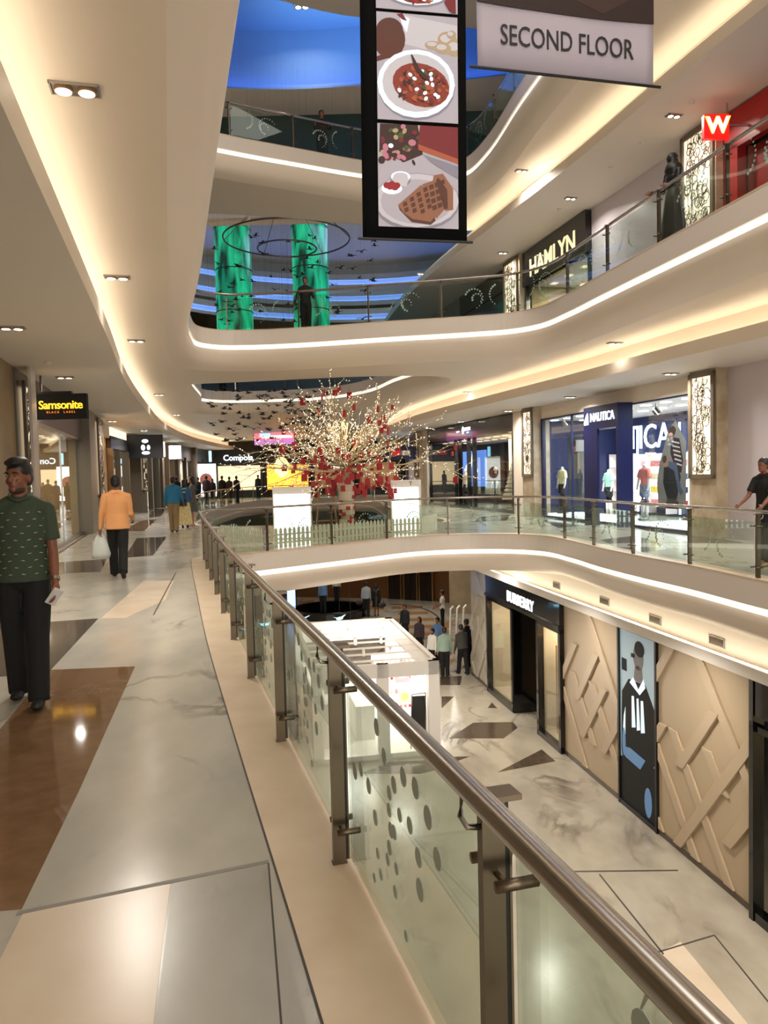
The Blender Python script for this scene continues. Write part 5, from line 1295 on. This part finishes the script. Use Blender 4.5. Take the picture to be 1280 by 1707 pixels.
# the hall below
def low(px, py, lab, f, h, **k):
    x, y, z = at(px, py, L0); return person('person', lab, (x, y, L0), f, h, vox=k.pop('vox', .02), **k)
WH = mat('white_shirt', 'D8D4CC', .8)
low(539, 1022, 'man in blue shirt and black trousers walking in the hall below, left of the kiosk', .2, 1.74, shirt=mat('mid_blue_shirt', '5A78A0', .8), pants=BLK, legs=((.1, .05), (-.1, .1)))
low(562, 1004, 'person in black trousers walking far off in the hall below', .2, 1.72, shirt=WH, pants=BLK, vox=.025)
low(611, 1028, 'man in pale blue shirt carrying a dark bag in the hall below', .1, 1.74, shirt=mat('pale_blue_shirt', '98A4AC', .8), pants=BLK, legs=((.15, .05), (-.12, .15)))
low(628, 1027, 'woman in black dress with a handbag walking beside the pale-shirted man', .1, 1.62, dress=(BLACK, .5), hair='long')
for px, py, lab in ((600, 1019, 'dark round bag carried by the pale-shirted man in the hall below'), (637, 1022, 'dark handbag carried by the woman in the black dress')):
    x, y, z = at(px, py + 6, L0); e = empty('handbag', (x, y, L0 + .42), .3, lab, 'bag'); b = MB(); b.ell((0, 0, .15), (.2, .09, .15), 12, 8); b.build('pouch', mat('dark_leather', '241A20', .5), e, smooth=True)
    b = MB(); b.tube([(-.1, 0, .24), (-.05, 0, .42), (.05, 0, .42), (.1, 0, .24)], .01, 6); b.build('handle', mat('dark_leather', '241A20', .5), e)
low(738, 1048, 'security guard in white shirt and dark trousers standing in the hall below', 1.5, 1.74, shirt=WH, sleeve='short', pants=BLK, arms=((.3, .1, .8), (.3, .1, .8)))
low(742, 1128, 'man in pale green shirt standing beside the white kiosk, seen from behind', .15, 1.72, shirt=mat('pale_green_shirt', '8AA090', .8), pants=BLK, vox=.016, bulk=1.1)
low(772, 1124, 'man in dark grey shirt standing right of the pale green shirt', .5, 1.76, shirt=mat('olive_grey', '3C3A34', .8), pants=BLK, vox=.016, legs=((.2, .05), (-.15, .05)), lean=.15, bulk=1.1)
low(781, 1112, 'man in black cap and dark clothes at the end of the marble wall', .9, 1.74, shirt=DK[5], pants=BLK, lean=.1)
low(730, 1104, 'person in blue shirt behind the pale green shirt', 2.6, 1.68, shirt=mat('mid_blue_shirt', '5A78A0', .8), pants=BLK)
low(722, 1120, 'bearded man in white shirt leaning at the right side of the white kiosk', 2.4, 1.55, shirt=WH, pants=BLK, beard=True, vox=.013)
low(700, 1098, 'long-haired woman standing behind the right wall of the white kiosk', 2.6, 1.6, shirt=DK[3], pants=BLK, hair='long')
low(676, 1072, 'dark-haired person standing behind the far end of the white kiosk', 2.6, 1.62, shirt=DK[0], pants=BLK)
# ------------------------------------------------------------------ white tree with red tags
BARK = mat('white_painted_bark', 'C9B48E', .6, bump=(18, .4)); WRAP = mat('white_cloth_wrap', 'CFC2AC', .8)
TAG = mat('red_card', 'A3141C', .5); TAGD = mat('dark_red_card', '7C0F16', .5)
FAIRY = mat('fairy_light', 'FFFFFF', .5, emit=(1, .86, .6), es=2.2)
TX, TY = -1.0, 20.6
tree = empty('decorated_tree', (TX, TY, 0), 0, 'white bare-branched tree with fairy lights standing on the bridge', 'tree')
rnd = random.Random(11)
b = MB(); b.tube([(0, 0, 0), (.02, 0, .5), (-.02, .02, 1.0), (.03, 0, 1.5), (.0, .03, 2.0)], [.2, .17, .155, .15, .12], 14); b.build('trunk', BARK, tree, smooth=True)
b = MB()
for z in (.12, .52, .9, 1.12): b.lathe([(.195, z), (.22, z + .04), (.215, z + .26), (.185, z + .30)], 16)
b.build('cloth_wrap', WRAP, tree, smooth=True)
br_ = MB(); fl = MB(); tips = []
def branch(p, d, L, r, lev):
    n = 4; pts = [p]
    for i in range(n):
        d = (d + Vector((rnd.uniform(-.22, .22), rnd.uniform(-.22, .22), rnd.uniform(-.12, .18)))).normalized()
        pts.append(pts[-1] + d * L / n)
        if pts[-1].z > 4.28: pts[-1].z = 4.28 - rnd.random() * .1
    br_.tube(pts, [r, r * .8, r * .6, r * .45, r * .3], 5 if lev < 2 else 4)
    m = {0: 3, 1: 5, 2: 4}[lev]
    for _ in range(m):
        t = rnd.random() * n; i = min(n - 1, int(t)); q = pts[i].lerp(pts[i + 1], t - i) + Vector((rnd.uniform(-.02, .02),) * 3)
        fl.ell(q, (.0095,) * 3, 5, 4)
    if lev < 2:
        for k in range(5 if lev == 0 else 4):
            i = 1 + k % (n); q = pts[i]; a = rnd.uniform(.4, .9) * rnd.choice((-1, 1)); ax = Vector((rnd.uniform(-1, 1), rnd.uniform(-1, 1), rnd.uniform(-.6, 1))).normalized()
            dd = (Matrix.Rotation(a, 3, ax) @ d).normalized()
            branch(q, dd, L * rnd.uniform(.42, .62), r * .5, lev + 1)
    tips.append(pts[-1]); tips.append(pts[2])
for k in range(30):
    a = 2 * PI * k / 30 + rnd.uniform(-.1, .1); el = (-.05, .18, .5, 1.05)[k % 4] + rnd.uniform(-.08, .08)
    L = (1.95, 1.75, 1.5, 1.5)[k % 4]
    branch(Vector((.0, .02, 1.75 + .08 * (k % 4))), Vector((math.cos(a) * math.cos(el), math.sin(a) * math.cos(el), math.sin(el))), L * rnd.uniform(.85, 1.1), .038, 0)
br_.build('branches', BARK, tree, smooth=True)
fo = fl.build('fairy_lights', FAIRY, tree); fo['kind'] = 'stuff'
for i in range(30):
    b = MB(); a = rnd.random() * 6.28; z = .15 + rnd.random() * 1.4; c_ = Vector((math.cos(a), math.sin(a), 0)); s_ = Vector((-math.sin(a), math.cos(a), 0)); p = c_ * .23 + Vector((0, 0, z))
    b.add([p + s_ * u + c_ * v + Vector((0, 0, w_)) for u in (-.06, .06) for v in (0, .006) for w_ in (-.05, .05)], [(0, 1, 3, 2), (4, 6, 7, 5), (0, 4, 5, 1), (2, 3, 7, 6), (0, 2, 6, 4), (1, 5, 7, 3)])
    b.build('trunk_tag', TAG, tree)
proto = None; cnt = 0
lamp = area('fairy_fill', (TX, TY, 3.0), .8, 10, (1, .85, .6));  # added area light, brightens the tree beyond its fairy lights
spots_t = []
for t in tips:
    spots_t.append(t)
rnd.shuffle(spots_t)
low_t = sorted(spots_t, key=lambda v: v.z)
chosen = low_t[:70] + rnd.sample(low_t[70:], 56)
for i, t in enumerate(chosen):
    dz = rnd.uniform(.12, .7) if i < 70 else .1
    if proto is None:
        b = MB(); b.box(-.042, .042, -.018, .018, -.12, -.01); proto = b.build('red_tag', TAG); q = MB(); q.tube([(0, 0, -.01), (0, 0, .09)], .003, 4); q.build('string', TAGD, proto); c = proto
    else: c = copy_tree(proto)
    if i < 70:
        a_ = rnd.random() * 6.283; q_ = rnd.uniform(.35, 1.75); c.location = (TX + q_ * math.cos(a_), TY + q_ * math.sin(a_), rnd.uniform(1.1, 1.95))
    else: c.location = (TX + t.x, TY + t.y, t.z - .06); c.rotation_euler = (0, 0, rnd.random() * 3)
    s_ = rnd.uniform(1.1, 1.8); c.scale = (s_, s_, s_)
    tag(c, 'small red card tag hanging from the white tree', 'tag', 'red tags on the white tree')
# picket fence round the tree
FEN = mat('fence_cream', 'E6DCCB', .5)
fpath = [p for p in rev(offset(V1, .42)) if -2.75 < p.x < 1.15 and 15 < p.y < 22]
fpath.sort(key=lambda p: p.x)
fence = empty('picket_fence', (fpath[0].x, fpath[0].y, 0), 0, 'low cream picket fence around the foot of the white tree', 'fence')
fp = [Vector((fpath[0].x - 1.3, fpath[0].y + 1.9))] + fpath + [Vector((fpath[-1].x + .5, fpath[-1].y + 1.6))]
o0 = fp[1]
for k, (p, t) in enumerate(along(fp, .05, .125)):
    if k > 75: break
    b = MB(); n = Vector((t.y, -t.x)); h = .46
    q = [(-.038, 0), (.038, 0), (.038, h - .05), (0, h), (-.038, h - .05)]
    vs = [Vector((p.x - fpath[0].x + t.x * u + n.x * v, p.y - fpath[0].y + t.y * u + n.y * v, .004 + w_)) for v in (0, .018) for u, w_ in q]
    b.add(vs, [(0, 1, 2, 3, 4), (9, 8, 7, 6, 5)] + [(i, 5 + i, 5 + (i + 1) % 5, (i + 1) % 5) for i in range(5)]); b.build('picket', FEN, fence)
for z in (.12, .30):
    b = MB(); b.tube([(p.x - fpath[0].x, p.y - fpath[0].y, z) for p in fp], .02, 4); b.build('fence_rail', FEN, fence)
# lit display boxes
for k, (px, Y, w_, h_, lab) in enumerate(((487, 19.6, .98, 1.32, 'glowing white display box behind the picket fence left of the tree trunk'), (676, 20.6, .78, 1.42, 'glowing white display box behind the picket fence right of the tree trunk'))):
    p = D(px, 850, Y); e = empty('display_box', (p.x, Y, 0), .08 if k == 0 else -.1, lab, 'display box')
    b = MB(); b.box(-w_ / 2, w_ / 2, 0, .75, 0, h_); bevel(b.build('body', WHITEP, e), .01)
    b = MB(); b.box(-w_ / 2 + .04, w_ / 2 - .04, -.012, -.002, .04, h_ * .86); b.build('lit_front', mat('bright_front', 'FFFFFF', .5, emit=(1, .98, .94), es=2.6), e)
    text('T', .15, BLACK, e, (.2, -.016, h_ * .62), (PI / 2, 0, 0), depth=.002); b = MB(); b.box(.06, .34, -.016, -.012, h_ * .55, h_ * .562); b.build('underline', BLACK, e)
    text('T', .15, BLACK, e, (.15, -.006, h_ * .93), (PI / 2, 0, 0), depth=.002) if k else None
p = D(543, 870, 20.9); e = empty('step_ladder', (p.x, 21.2, 0), .1, 'wooden step ladder standing left of the white tree trunk', 'ladder')
LW = mat('ladder_wood', 'A8835C', .5)
for s in (-1, 1):
    for yy in (-.3, .3): b = MB(); b.tube([(s * .3, yy, 0), (s * .14, 0, 1.72)], .025, 6); b.build('ladder_leg', LW, e)
for z in (.35, .7, 1.05, 1.4): b = MB(); q = z / 1.72; b.box(-.3 + .16 * q, .3 - .16 * q, -.3 + .3 * q - .04, -.3 + .3 * q + .04, z, z + .025); b.build('step', LW, e)
b = MB(); b.box(-.17, .17, -.09, .09, 1.7, 1.73); b.build('top', LW, e)

# ------------------------------------------------------------------ hanging birds and wire rings
BIRD = mat('dark_bird', '1E1E1C', .6)
def bird_mesh():
    b = MB(); b.ell((0, 0, 0), (.022, .085, .02), 8, 6); b.ell((0, .085, .01), (.014, .022, .014), 6, 5); b.vprism([(0, 0)] * 3, 0, 0) if False else None
    for s in (-1, 1):
        prof = [(0, .03, -.045, 0), (.07, .035, -.03, .045), (.14, .02, -.025, .055), (.215, -.02, -.035, .025)]
        vs = []
        for x, y0, y1, z in prof: vs += [(s * x, y0, z + .004), (s * x, y1, z + .004), (s * x, y1, z - .004), (s * x, y0, z - .004)]
        b.add(vs, [(4 * i + k, 4 * i + 4 + k, 4 * i + 4 + (k + 1) % 4, 4 * i + (k + 1) % 4) for i in range(3) for k in range(4)] + [(12, 13, 14, 15)])
    b.add([(-.03, -.15, 0), (.03, -.15, 0), (.0, -.06, .006), (0, -.06, -.006)], [(0, 1, 2), (0, 3, 1), (0, 2, 3), (1, 3, 2)])
    return b
proto = None; rnd = random.Random(21)
def inside(p, poly):
    k = False
    for a, c in zip(poly, poly[1:] + poly[:1]):
        if (a.y > p.y) != (c.y > p.y) and p.x < (c.x - a.x) * (p.y - a.y) / (c.y - a.y) + a.x: k = not k
    return k
def put_bird(p, label, group, sc):
    global proto
    if proto is None:
        proto = bird_mesh().build('hanging_bird', BIRD); t = MB(); t.tube([(0, 0, .0), (0, 0, 1.0)], .001, 3); t.build('thread', BIRD, proto); c = proto
    else: c = copy_tree(proto)
    c.location = p; c.rotation_euler = (0, 0, rnd.uniform(-1.2, 1.2) + PI / 2); c.scale = (sc,) * 3; tag(c, label, 'bird', group)
    top = 15.48 if inside(p, B3) and p.z > 5.4 else (9.78 if p.z > 5.4 or inside(p, B2) else 4.38)
    c.children[0].scale = (1, 1, (top - p.z) / sc)
for k in range(120):
    t = rnd.random(); px = 345 + 200 * rnd.random() ** .9; py = 648 + 115 * rnd.random() * (.6 + .4 * rnd.random())
    if px > 480 and py > 720: py -= 50
    Y = rnd.uniform(25.2, 30); p = D(px, py, Y)
    put_bird(p, 'small dark model bird hanging in the flock left of the white tree', 'flock of birds left of the white tree', rnd.uniform(.85, 1.25))
for k in range(70):
    px = rnd.uniform(345, 630); py = rnd.uniform(390, 540); Y = rnd.uniform(25.5, 30); p = D(px, py, Y)
    put_bird(p, 'small dark model bird hanging behind the middle bridge before the green columns', 'flock of birds behind the middle bridge', rnd.uniform(.8, 1.15))
p = D(478, 398, 28)
e = empty('hanging_ring', p, 0, 'pair of wide dark wire rings hanging above the birds', 'hanging ring')
for R_, z in ((2.25, 0), (1.05, -.35)):
    b = MB(); b.tube([(R_ * math.cos(a * PI / 24), R_ * math.sin(a * PI / 24), z) for a in range(48)], .028, 6, closed=True); b.build('ring', STEELD, e, smooth=True)
b = MB()
for a in range(6):
    an = a * PI / 3; b.tube([(2.25 * math.cos(an), 2.25 * math.sin(an), 0), (.3 * math.cos(an), .3 * math.sin(an), 1.9)], .012, 4)
b.build('suspension_wires', STEELD, e)

# ------------------------------------------------------------------ hanging banners
BK = mat('black_banner_cloth', '050505', .9, spec=.15)
A_ = D(605, 397, 8.0); B_ = D(779, 399, 8.17)
w_ = (B_ - A_).length; yaw = math.atan2(B_.y - A_.y, B_.x - A_.x)
ban = empty('banner', A_, yaw, 'long black banner with printed food pictures hanging above the void', 'banner'); ban.rotation_euler = (0, .012, yaw)
b = MB(); H = 3.6; n = 9
b.grid(w_, H, n, 18, lambda x, z: .014 + .004 * math.sin(x * 7 + z * 1.3))
o = b.build('banner_cloth', BK, ban, smooth=True); s = o.modifiers.new('s', 'SOLIDIFY'); s.thickness = .004
b = MB(); b.tube([(-.05, .012, 0), (w_ + .06, .012, 0)], .014, 8); b.build('bottom_bar', BLACK, ban)
b = MB(); b.tube([(-.05, .012, H), (w_ + .06, .012, H)], .014, 8); b.tube([(.05, .012, H), (.05, .012, H + 3)], .004, 4); b.tube([(w_ - .05, .012, H), (w_ - .05, .012, H + 3)], .004, 4); b.build('hanging_wires', BLACK, ban)
SC = w_ / 174.0
def q2(px, py): return ((px - 605 + (397 - py) * .038) * SC, (397.5 - py + (px - 605) * .02) * SC)
def pm(n, c): return mat('print_' + n, c, .6)
PM = [pm('lilac', 'B9B6C6'), pm('plate', 'CFCFDC'), pm('shadow', '8E8DA0'), pm('sauce', '8E3826'), pm('sauce2', 'B05A3C'), pm('darkbr', '3A1E18'), pm('pinkish', 'C88098'), pm('redcloth', '7A2028'), pm('waffle', '96654C'), pm('wdark', '5A3226'), pm('garlic', 'B8A488'), pm('pot', '5E3024'), pm('green', '4A5A2A'), pm('white', 'E2E2EA'), pm('berry', 'A01C2C')]
def panel(name, x0, y0, x1, y1): 
    b = MB(); a = q2(x0, y0); c = q2(x1, y1); b.box(a[0], c[0], -.004, 0.0, c[1], a[1]); b._lay = 0; return b, (a[0], c[0], c[1], a[1])
class Pr:
    def __init__(s, x0, y0, x1, y1, bg):
        s.b = MB(); s.k = 0; a = q2(x0, y0); c = q2(x1, y1); s.R = (min(a[0], c[0]), max(a[0], c[0]), min(a[1], c[1]), max(a[1], c[1])); s.y = -.004
        s.b.k = bg; s.b.box(s.R[0], s.R[1], s.y, .004, s.R[2], s.R[3])
    def poly(s, pts, k, loc=False):
        q = clip([p if loc else q2(*p) for p in pts], *s.R)
        if len(q) < 3: return
        s.y -= .00012; s.b.k = k; s.b.vprism(q, s.y, s.y + .0001)
    def ell(s, cx, cy, rx, ry, k, ang=0, n=20):
        s.poly([(cx + rx * math.cos(t) * math.cos(ang) - ry * math.sin(t) * math.sin(ang), cy + rx * math.cos(t) * math.sin(ang) + ry * math.sin(t) * math.cos(ang)) for t in [2 * PI * i / n for i in range(n)]], k)
    def done(s, name): return s.b.build(name, PM, ban)
# waffle picture
w = Pr(630, 378, 757, 217, 0)
rnd = random.Random(3)
w.poly([(628, 260), (628, 215), (690, 215), (700, 262), (670, 275)], 5)
for _ in range(34): w.ell(632 + rnd.random() * 62, 218 + rnd.random() * 58, 2 + rnd.random() * 5, 2 + rnd.random() * 4, rnd.choice((6, 6, 10, 5, 7, 13, 12)), rnd.random() * 3, 8)
w.poly([(694, 215), (760, 215), (760, 272), (740, 268), (690, 250)], 7); w.poly([(692, 246), (760, 268), (760, 276), (692, 255)], 4)
w.poly([(700, 262), (760, 280), (760, 300), (715, 275)], 2)
w.ell(692, 338, 72, 46, 2); w.ell(692, 336, 70, 43, 1); w.ell(692, 338, 60, 36, 0)
w.ell(664, 303, 17, 12, 2); w.ell(664, 299, 16, 9, 13); w.poly([(650, 300), (678, 300), (674, 314), (654, 314)], 1); w.ell(664, 298, 12, 6, 1)
w.ell(650, 318, 17, 9, 13); 
for dx, dy in ((-8, -2), (0, -4), (8, -2), (-3, 0), (5, 1)): w.ell(650 + dx, 315 + dy, 6, 5, 14)
def wedge(pts, ux, uz):
    w.poly(pts, 8)
wedge([(719, 295), (734, 292), (752, 316), (753, 350), (740, 352), (716, 310)], 0, 0); w.poly([(726, 298), (742, 318), (744, 348), (737, 350), (720, 310)], 9)
wedge([(700, 310), (722, 302), (738, 350), (726, 364), (714, 360)], 0, 0)
wedge([(661, 344), (698, 311), (708, 320), (722, 362), (716, 370), (686, 366), (670, 356)], 0, 0); w.poly([(661, 344), (670, 356), (686, 366), (716, 370), (722, 362), (724, 368), (716, 375), (684, 371), (664, 352)], 9)
for i in range(4):
    for j in range(4):
        cx = 672 + i * 11 + j * 2.5; cy = 342 - i * 8.0 + j * 9
        if cy < 362 - (3 - i) * 2 and j <= i + 1 : w.poly([(cx - 3.5, cy - 1.5), (cx + 3, cy - 4.5), (cx + 4.5, cy + 2), (cx - 2, cy + 5)], 9)
for i in range(3):
    for j in range(4): w.poly([(711 + i * 9 + j * 2, 312 - i * 4 + j * 11), (718 + i * 9 + j * 2, 309 - i * 4 + j * 11), (720 + i * 9 + j * 2, 316 - i * 4 + j * 11), (713 + i * 9 + j * 2, 319 - i * 4 + j * 11)], 9)
w.done('waffle_picture')
# pasta picture
w = Pr(624, 208, 751, 42, 0)
w.poly([(660, 42), (751, 55), (751, 80), (700, 95), (665, 88)], 1)
w.ell(640, 82, 26, 30, 11); w.ell(640, 68, 22, 20, 9); w.poly([(620, 110), (664, 90), (650, 108), (620, 118)], 11); w.poly([(655, 42), (672, 48), (668, 70), (660, 58)], 13); w.poly([(650, 42), (660, 40), (668, 52), (660, 50)], 7)
for cx, cy, rx, ry in ((735, 78, 16, 13), (748, 90, 15, 14), (712, 88, 14, 7), (728, 92, 14, 9), (742, 70, 8, 7)): w.ell(cx, cy, rx, ry, 10); w.ell(cx - 2, cy - 2, rx * .6, ry * .5, 1)
w.ell(687, 154, 64, 54, 2); w.ell(686, 150, 64, 54, 13); w.ell(686, 149, 56, 46, 1)
w.ell(694, 152, 48, 34, 3, .25)
for _ in range(90):
    t = rnd.random() * 6.28; q = rnd.random() ** .5; w.ell(694 + 44 * q * math.cos(t), 154 + 30 * q * math.sin(t), 2 + rnd.random() * 5, 1.5 + rnd.random() * 3, rnd.choice((3, 4, 4, 5, 7, 9, 4)), rnd.random() * 3, 7)
for _ in range(16):
    t = rnd.random() * 6.28; q = rnd.random() ** .5; w.ell(694 + 40 * q * math.cos(t), 154 + 28 * q * math.sin(t), 4, 3, 13 if rnd.random() < .75 else 12, rnd.random() * 3, 7)
w.poly([(675, 104), (678, 106), (690, 126), (704, 140), (706, 146), (696, 142), (682, 126)], 5)
w.done('pasta_picture')
w = Pr(617, 34, 745, -130, 0)
w.ell(682, -8, 66, 38, 2); w.ell(682, -12, 65, 38, 13); w.ell(684, -14, 52, 38, 3)
for _ in range(110):
    t = rnd.random() * 6.28; q = rnd.random() ** .5; w.ell(684 + 50 * q * math.cos(t), -12 + 34 * q * math.sin(t), 2 + rnd.random() * 4, 1.5 + rnd.random() * 3, rnd.choice((3, 4, 5, 14, 9, 13)), rnd.random() * 3, 7)
w.poly([(728, 20), (745, -12), (748, 38), (738, 34)], 7); w.done('bean_picture')
# second floor banner
A_ = D(797, 111, 9.43); B_ = D(1090, 138.5, 10.0); w_ = (B_ - A_).length; yaw = math.atan2(B_.y - A_.y, B_.x - A_.x)
ban2 = empty('banner', A_, yaw, 'grey banner reading SECOND FLOOR hanging at the top', 'banner')
GB = mat('grey_banner_cloth', 'B3ABB8', .6)
b = MB()
b.grid(w_, 3.1, 20, 8, lambda x, z: .016 + .006 * math.sin(x * 4 + z))
o = b.build('banner_cloth', GB, ban2, smooth=True); s = o.modifiers.new('s', 'SOLIDIFY'); s.thickness = .004
b = MB(); b.vprism([(0, .76)] + [(w_ * i / 12, .76 - .03 * math.sin(i / 12 * PI) + .0 * i) for i in range(1, 13)] + [(w_, 3.1), (0, 3.1)], -.004, .004); b.build('brown_print', mat('print_dark_brown', '2A1715', .6), ban2)
b = MB(); b.vprism([(w_ * .7, .8), (w_ * .85, 1.0), (w_ * .6, 1.3), (w_ * .3, 1.1)], -.006, -.004); b.build('brown_highlight', mat('print_mid_brown', '3C2622', .6), ban2)
b = MB(); b.tube([(-.1, .014, 0), (w_ + .1, .014, 0)], .018, 8); b.build('bottom_bar', BLACK, ban2)
b = MB(); b.tube([(.1, .014, 3.1), (.1, .014, 6)], .004, 4); b.tube([(w_ - .1, .014, 3.1), (w_ - .1, .014, 6)], .004, 4); b.build('hanging_wires', BLACK, ban2)
t = text('SECOND FLOOR', .34, mat('charcoal_print', '232226', .5), ban2, (w_ * .50, .0, .40), (PI / 2, 0, 0), depth=.002, off=.001)
xs = [v.co.x for v in t.data.vertices]; t.scale = (w_ * .755 / (max(xs) - min(xs)), 1.0, 1)

# ------------------------------------------------------------------ white kiosk in the hall below
K0 = P(735, 1259, L0); K1 = P(653, 1030, L0 + 2.36)
kd = Vector((K1.x - K0.x, K1.y - K0.y)); KL = kd.length; kang = math.atan2(kd.y, kd.x) - PI / 2
kio = empty('kiosk', (K0.x, K0.y, L0), kang, 'white open-topped shop kiosk in the hall below', 'kiosk')
KW = 3.15; KH = 2.38
b = MB(); b.box(-.27, 0, 0, .27, 0, KH); b.box(-1.55, -1.27, 0, .2, 0, KH); b.box(-KW, -KW + .25, 0, .25, 0, KH); b.box(-KW, -KW + .25, KL - .25, KL, 0, KH); b.box(-.25, 0, KL - .25, KL, 0, KH)
b.box(-KW, 0, 0, .12, KH - .34, KH); b.box(-KW, 0, KL - .2, KL, KH - .6, KH); b.box(-.12, 0, 0, KL, KH - .25, KH); b.box(-KW, -KW + .12, 0, KL, KH - .25, KH); b.box(-KW, 0, 0, .16, 0, .16)
b.box(-.5, -.12, .2, KL - .2, KH - .12, KH - .06)
b.build('kiosk_frame', WHITEP, kio)
b = MB(); b.box(-KW, 0, 0, KL, .0, .05); b.build('kiosk_floor', WHITEP, kio)
b = MB(); b.box(-1.25, -.12, 2.6, 2.68, .05, 2.0); b.box(-.08, -.04, 1.2, KL - .4, .05, 1.95); b.build('back_panel', mat('kiosk_lit_panel', 'FFFFFF', .5, emit=(1, .93, .84), es=1.6), kio)
b = MB(); b.box(-KW + .2, -KW + .5, 1.0, KL - .4, .05, 1.2); b.box(-1.9, -1.4, 1.4, 4.4, .05, .95); b.build('counter', WHITEP, kio)
b = MB(); [b.box(-1.2, -.15, 2.35, 2.6, z, z + .02) for z in (.5, .9, 1.3, 1.7)]; b.build('shelf', mat('shelf_white', 'F0ECE6', .3), kio)
for k in range(7):
    b = MB(); y = .7 + k * .72; b.box(-KW + .1, -.1, y, y + .035, KH - .10, KH - .05); b.build('track_rail', WHITEP, kio)
    if k % 2 == 0:
        for x in (-2.4, -1.55, -.8):
            c = MB(); c.tube([(x, y, KH - .1), (x, y - .04, KH - .28)], .04, 8); c.build('spot_head', WHITEP, kio, smooth=True)
l = area('kiosk_lamp', (0, 0, 0), 1.1, 85, (1, .93, .84), sy=2.4); l.parent = kio; l.location = (-1.6, 3.6, KH - .14)
l = area('kiosk_lamp', (0, 0, 0), .8, 35, (1, .93, .84), sy=1.2); l.parent = kio; l.location = (-.75, 1.4, KH - .14)
KP = Matrix.Translation(kio.location) @ Matrix.Rotation(kang, 4, 'Z')
PK = [mat('pack_pink', 'D88A90', .5), mat('pack_red', 'B02A34', .5), mat('pack_gold', 'C8A060', .5), mat('pack_peach', 'E8B8A0', .5), mat('pack_white', 'ECE8E4', .5)]
rnd = random.Random(8); protos = {}
for z in (.52, .92, 1.32, 1.72):
    for i in range(8):
        k = rnd.randrange(5)
        if k not in protos:
            b = MB(); b.lathe([(.035, 0), (.04, .01), (.04, .11), (.018, .13)], 12); c = b.build('cosmetic_bottle', PK[k], smooth=False); q = MB(); q.lathe([(.02, .13), (.02, .17)], 10); q.build('cap', PK[4], c); protos[k] = c
        else: c = copy_tree(protos[k])
        c.matrix_world = KP @ Matrix.Translation((-1.1 + i * .125, 2.45, z)); tag(c, 'small cosmetic bottle on the lit shelves inside the white kiosk', 'bottle', 'cosmetic bottles inside the kiosk')
for i, (x, z, k, sx, sz) in enumerate(((-.45, 1.45, 0, .2, .25), (-.95, 1.5, 1, .1, .14), (-.4, .8, 3, .18, .22))):
    e = empty('product_poster', (KP @ Vector((x, 2.3, .05 + z))), kang, ('pink product poster high on the kiosk back panel', 'small red product poster on the kiosk back panel', 'peach product poster low on the kiosk back panel')[i], 'poster')
    b = MB(); b.box(-sx, sx, 0, .01, -sz, sz); b.build('sheet', PK[k], e); b = MB(); blob(b, 0, 0, sx * .6, sz * .5, -.004); b.build('printed_spot', PK[(k + 4) % 5], e)
e = empty('easel_sign', KP @ Vector((-.42, .55, .05)), kang + .2, 'black easel board leaning in the front opening of the white kiosk', 'easel')
b = MB(); b.box(-.2, .2, -.0, .03, .3, 1.3, Euler((-.18, .1, 0))); bevel(b.build('board', BLACK, e), .03); b = MB(); b.tube([(-.24, -.02, 0), (-.14, .08, 1.35)], .018, 6); b.tube([(.2, -.02, 0), (.24, .08, 1.35)], .018, 6); b.tube([(-.14, .08, 1.35), (.24, .08, 1.35)], .018, 6); b.build('easel_frame', mat('easel_grey', '9A9488', .4, .6), e)
# added cyan shapes imitating reflections; also the blue screen in the hall
CY = mat('cyan_light', 'A0E0FF', .4, emit=(.02, .55, 1), es=2.2)
for k, (px, py, Y, lab) in enumerate(((414, 1051, 27, 'cyan glowing bird shape imitating a reflection, seen through the left railing glass, the lower left one'), (441, 1041, 27, 'cyan glowing bird shape imitating a reflection, seen through the left railing glass, the upper one'), (503, 1032, 27.5, 'cyan glowing bird shape imitating a reflection over the far left edge of the kiosk'), (566, 1031, 27.5, 'cyan glowing bird shape imitating a reflection over the far edge of the kiosk'), (585, 1058, 23.5, 'cyan glowing bird shape imitating a reflection, seen through the open top of the kiosk'))):
    p = D(px, py, Y); e = empty('cyan_reflection', p, .3 * k, lab, 'lamp', 'cyan shapes imitating reflections in the hall below')
    b = MB(); b.ell((0, 0, 0), (.16, .09, .05), 10, 6)
    for s in (-1, 1): b.add([(s * .02, .08, 0), (s * .35, .0, .1), (s * .02, -.08, 0), (s * .1, 0, .04)], [(0, 1, 3), (1, 2, 3), (0, 2, 1)])
    b.build('glowing_body', CY, e); b = MB(); b.tube([(0, 0, .04), (0, 0, 1.6)], .005, 4); b.build('cord', BLACK, e)
p = D(486, 1012, 40); e = empty('video_screen', (p.x, 40, L0 + .1), -.2, 'blue lit screen standing in the hall below at the left', 'screen')
b = MB(); b.box(-.25, .25, 0, .1, 0, 1.5); b.build('frame', BLACK, e); b = MB(); b.box(-.22, .22, -.01, 0, .1, 1.45); b.build('screen', mat('screen_blue', '80A0FF', .4, emit=(.3, .5, 1), es=2), e)
p = P(548, 1028, L0); e = empty('round_counter', (p.x, p.y + .5, L0), 0, 'low curved black counter behind the white kiosk', 'counter')
b = MB(); b.lathe([(1.9, 0), (2.0, .05), (2.0, .35), (1.9, .4), (1.7, .4), (1.7, .0)], 32); b.build('rim', BLACKG, e, smooth=False)
for k, (px, py, lab) in enumerate(((763, 1062, 'white arched display stand before the lobby column'),)):
    x, y, z = at(764, 1075, L0); e = empty('display_stand', (x, y, L0), .4, lab, 'stand'); b = MB()
    for q in range(3): b.tube([(-.4 + q * .3, 0, 0), (-.32 + q * .3, 0, 1.5), (-.2 + q * .3, 0, 1.6)], .04, 6)
    b.build('stand_frame', WHITEP, e)
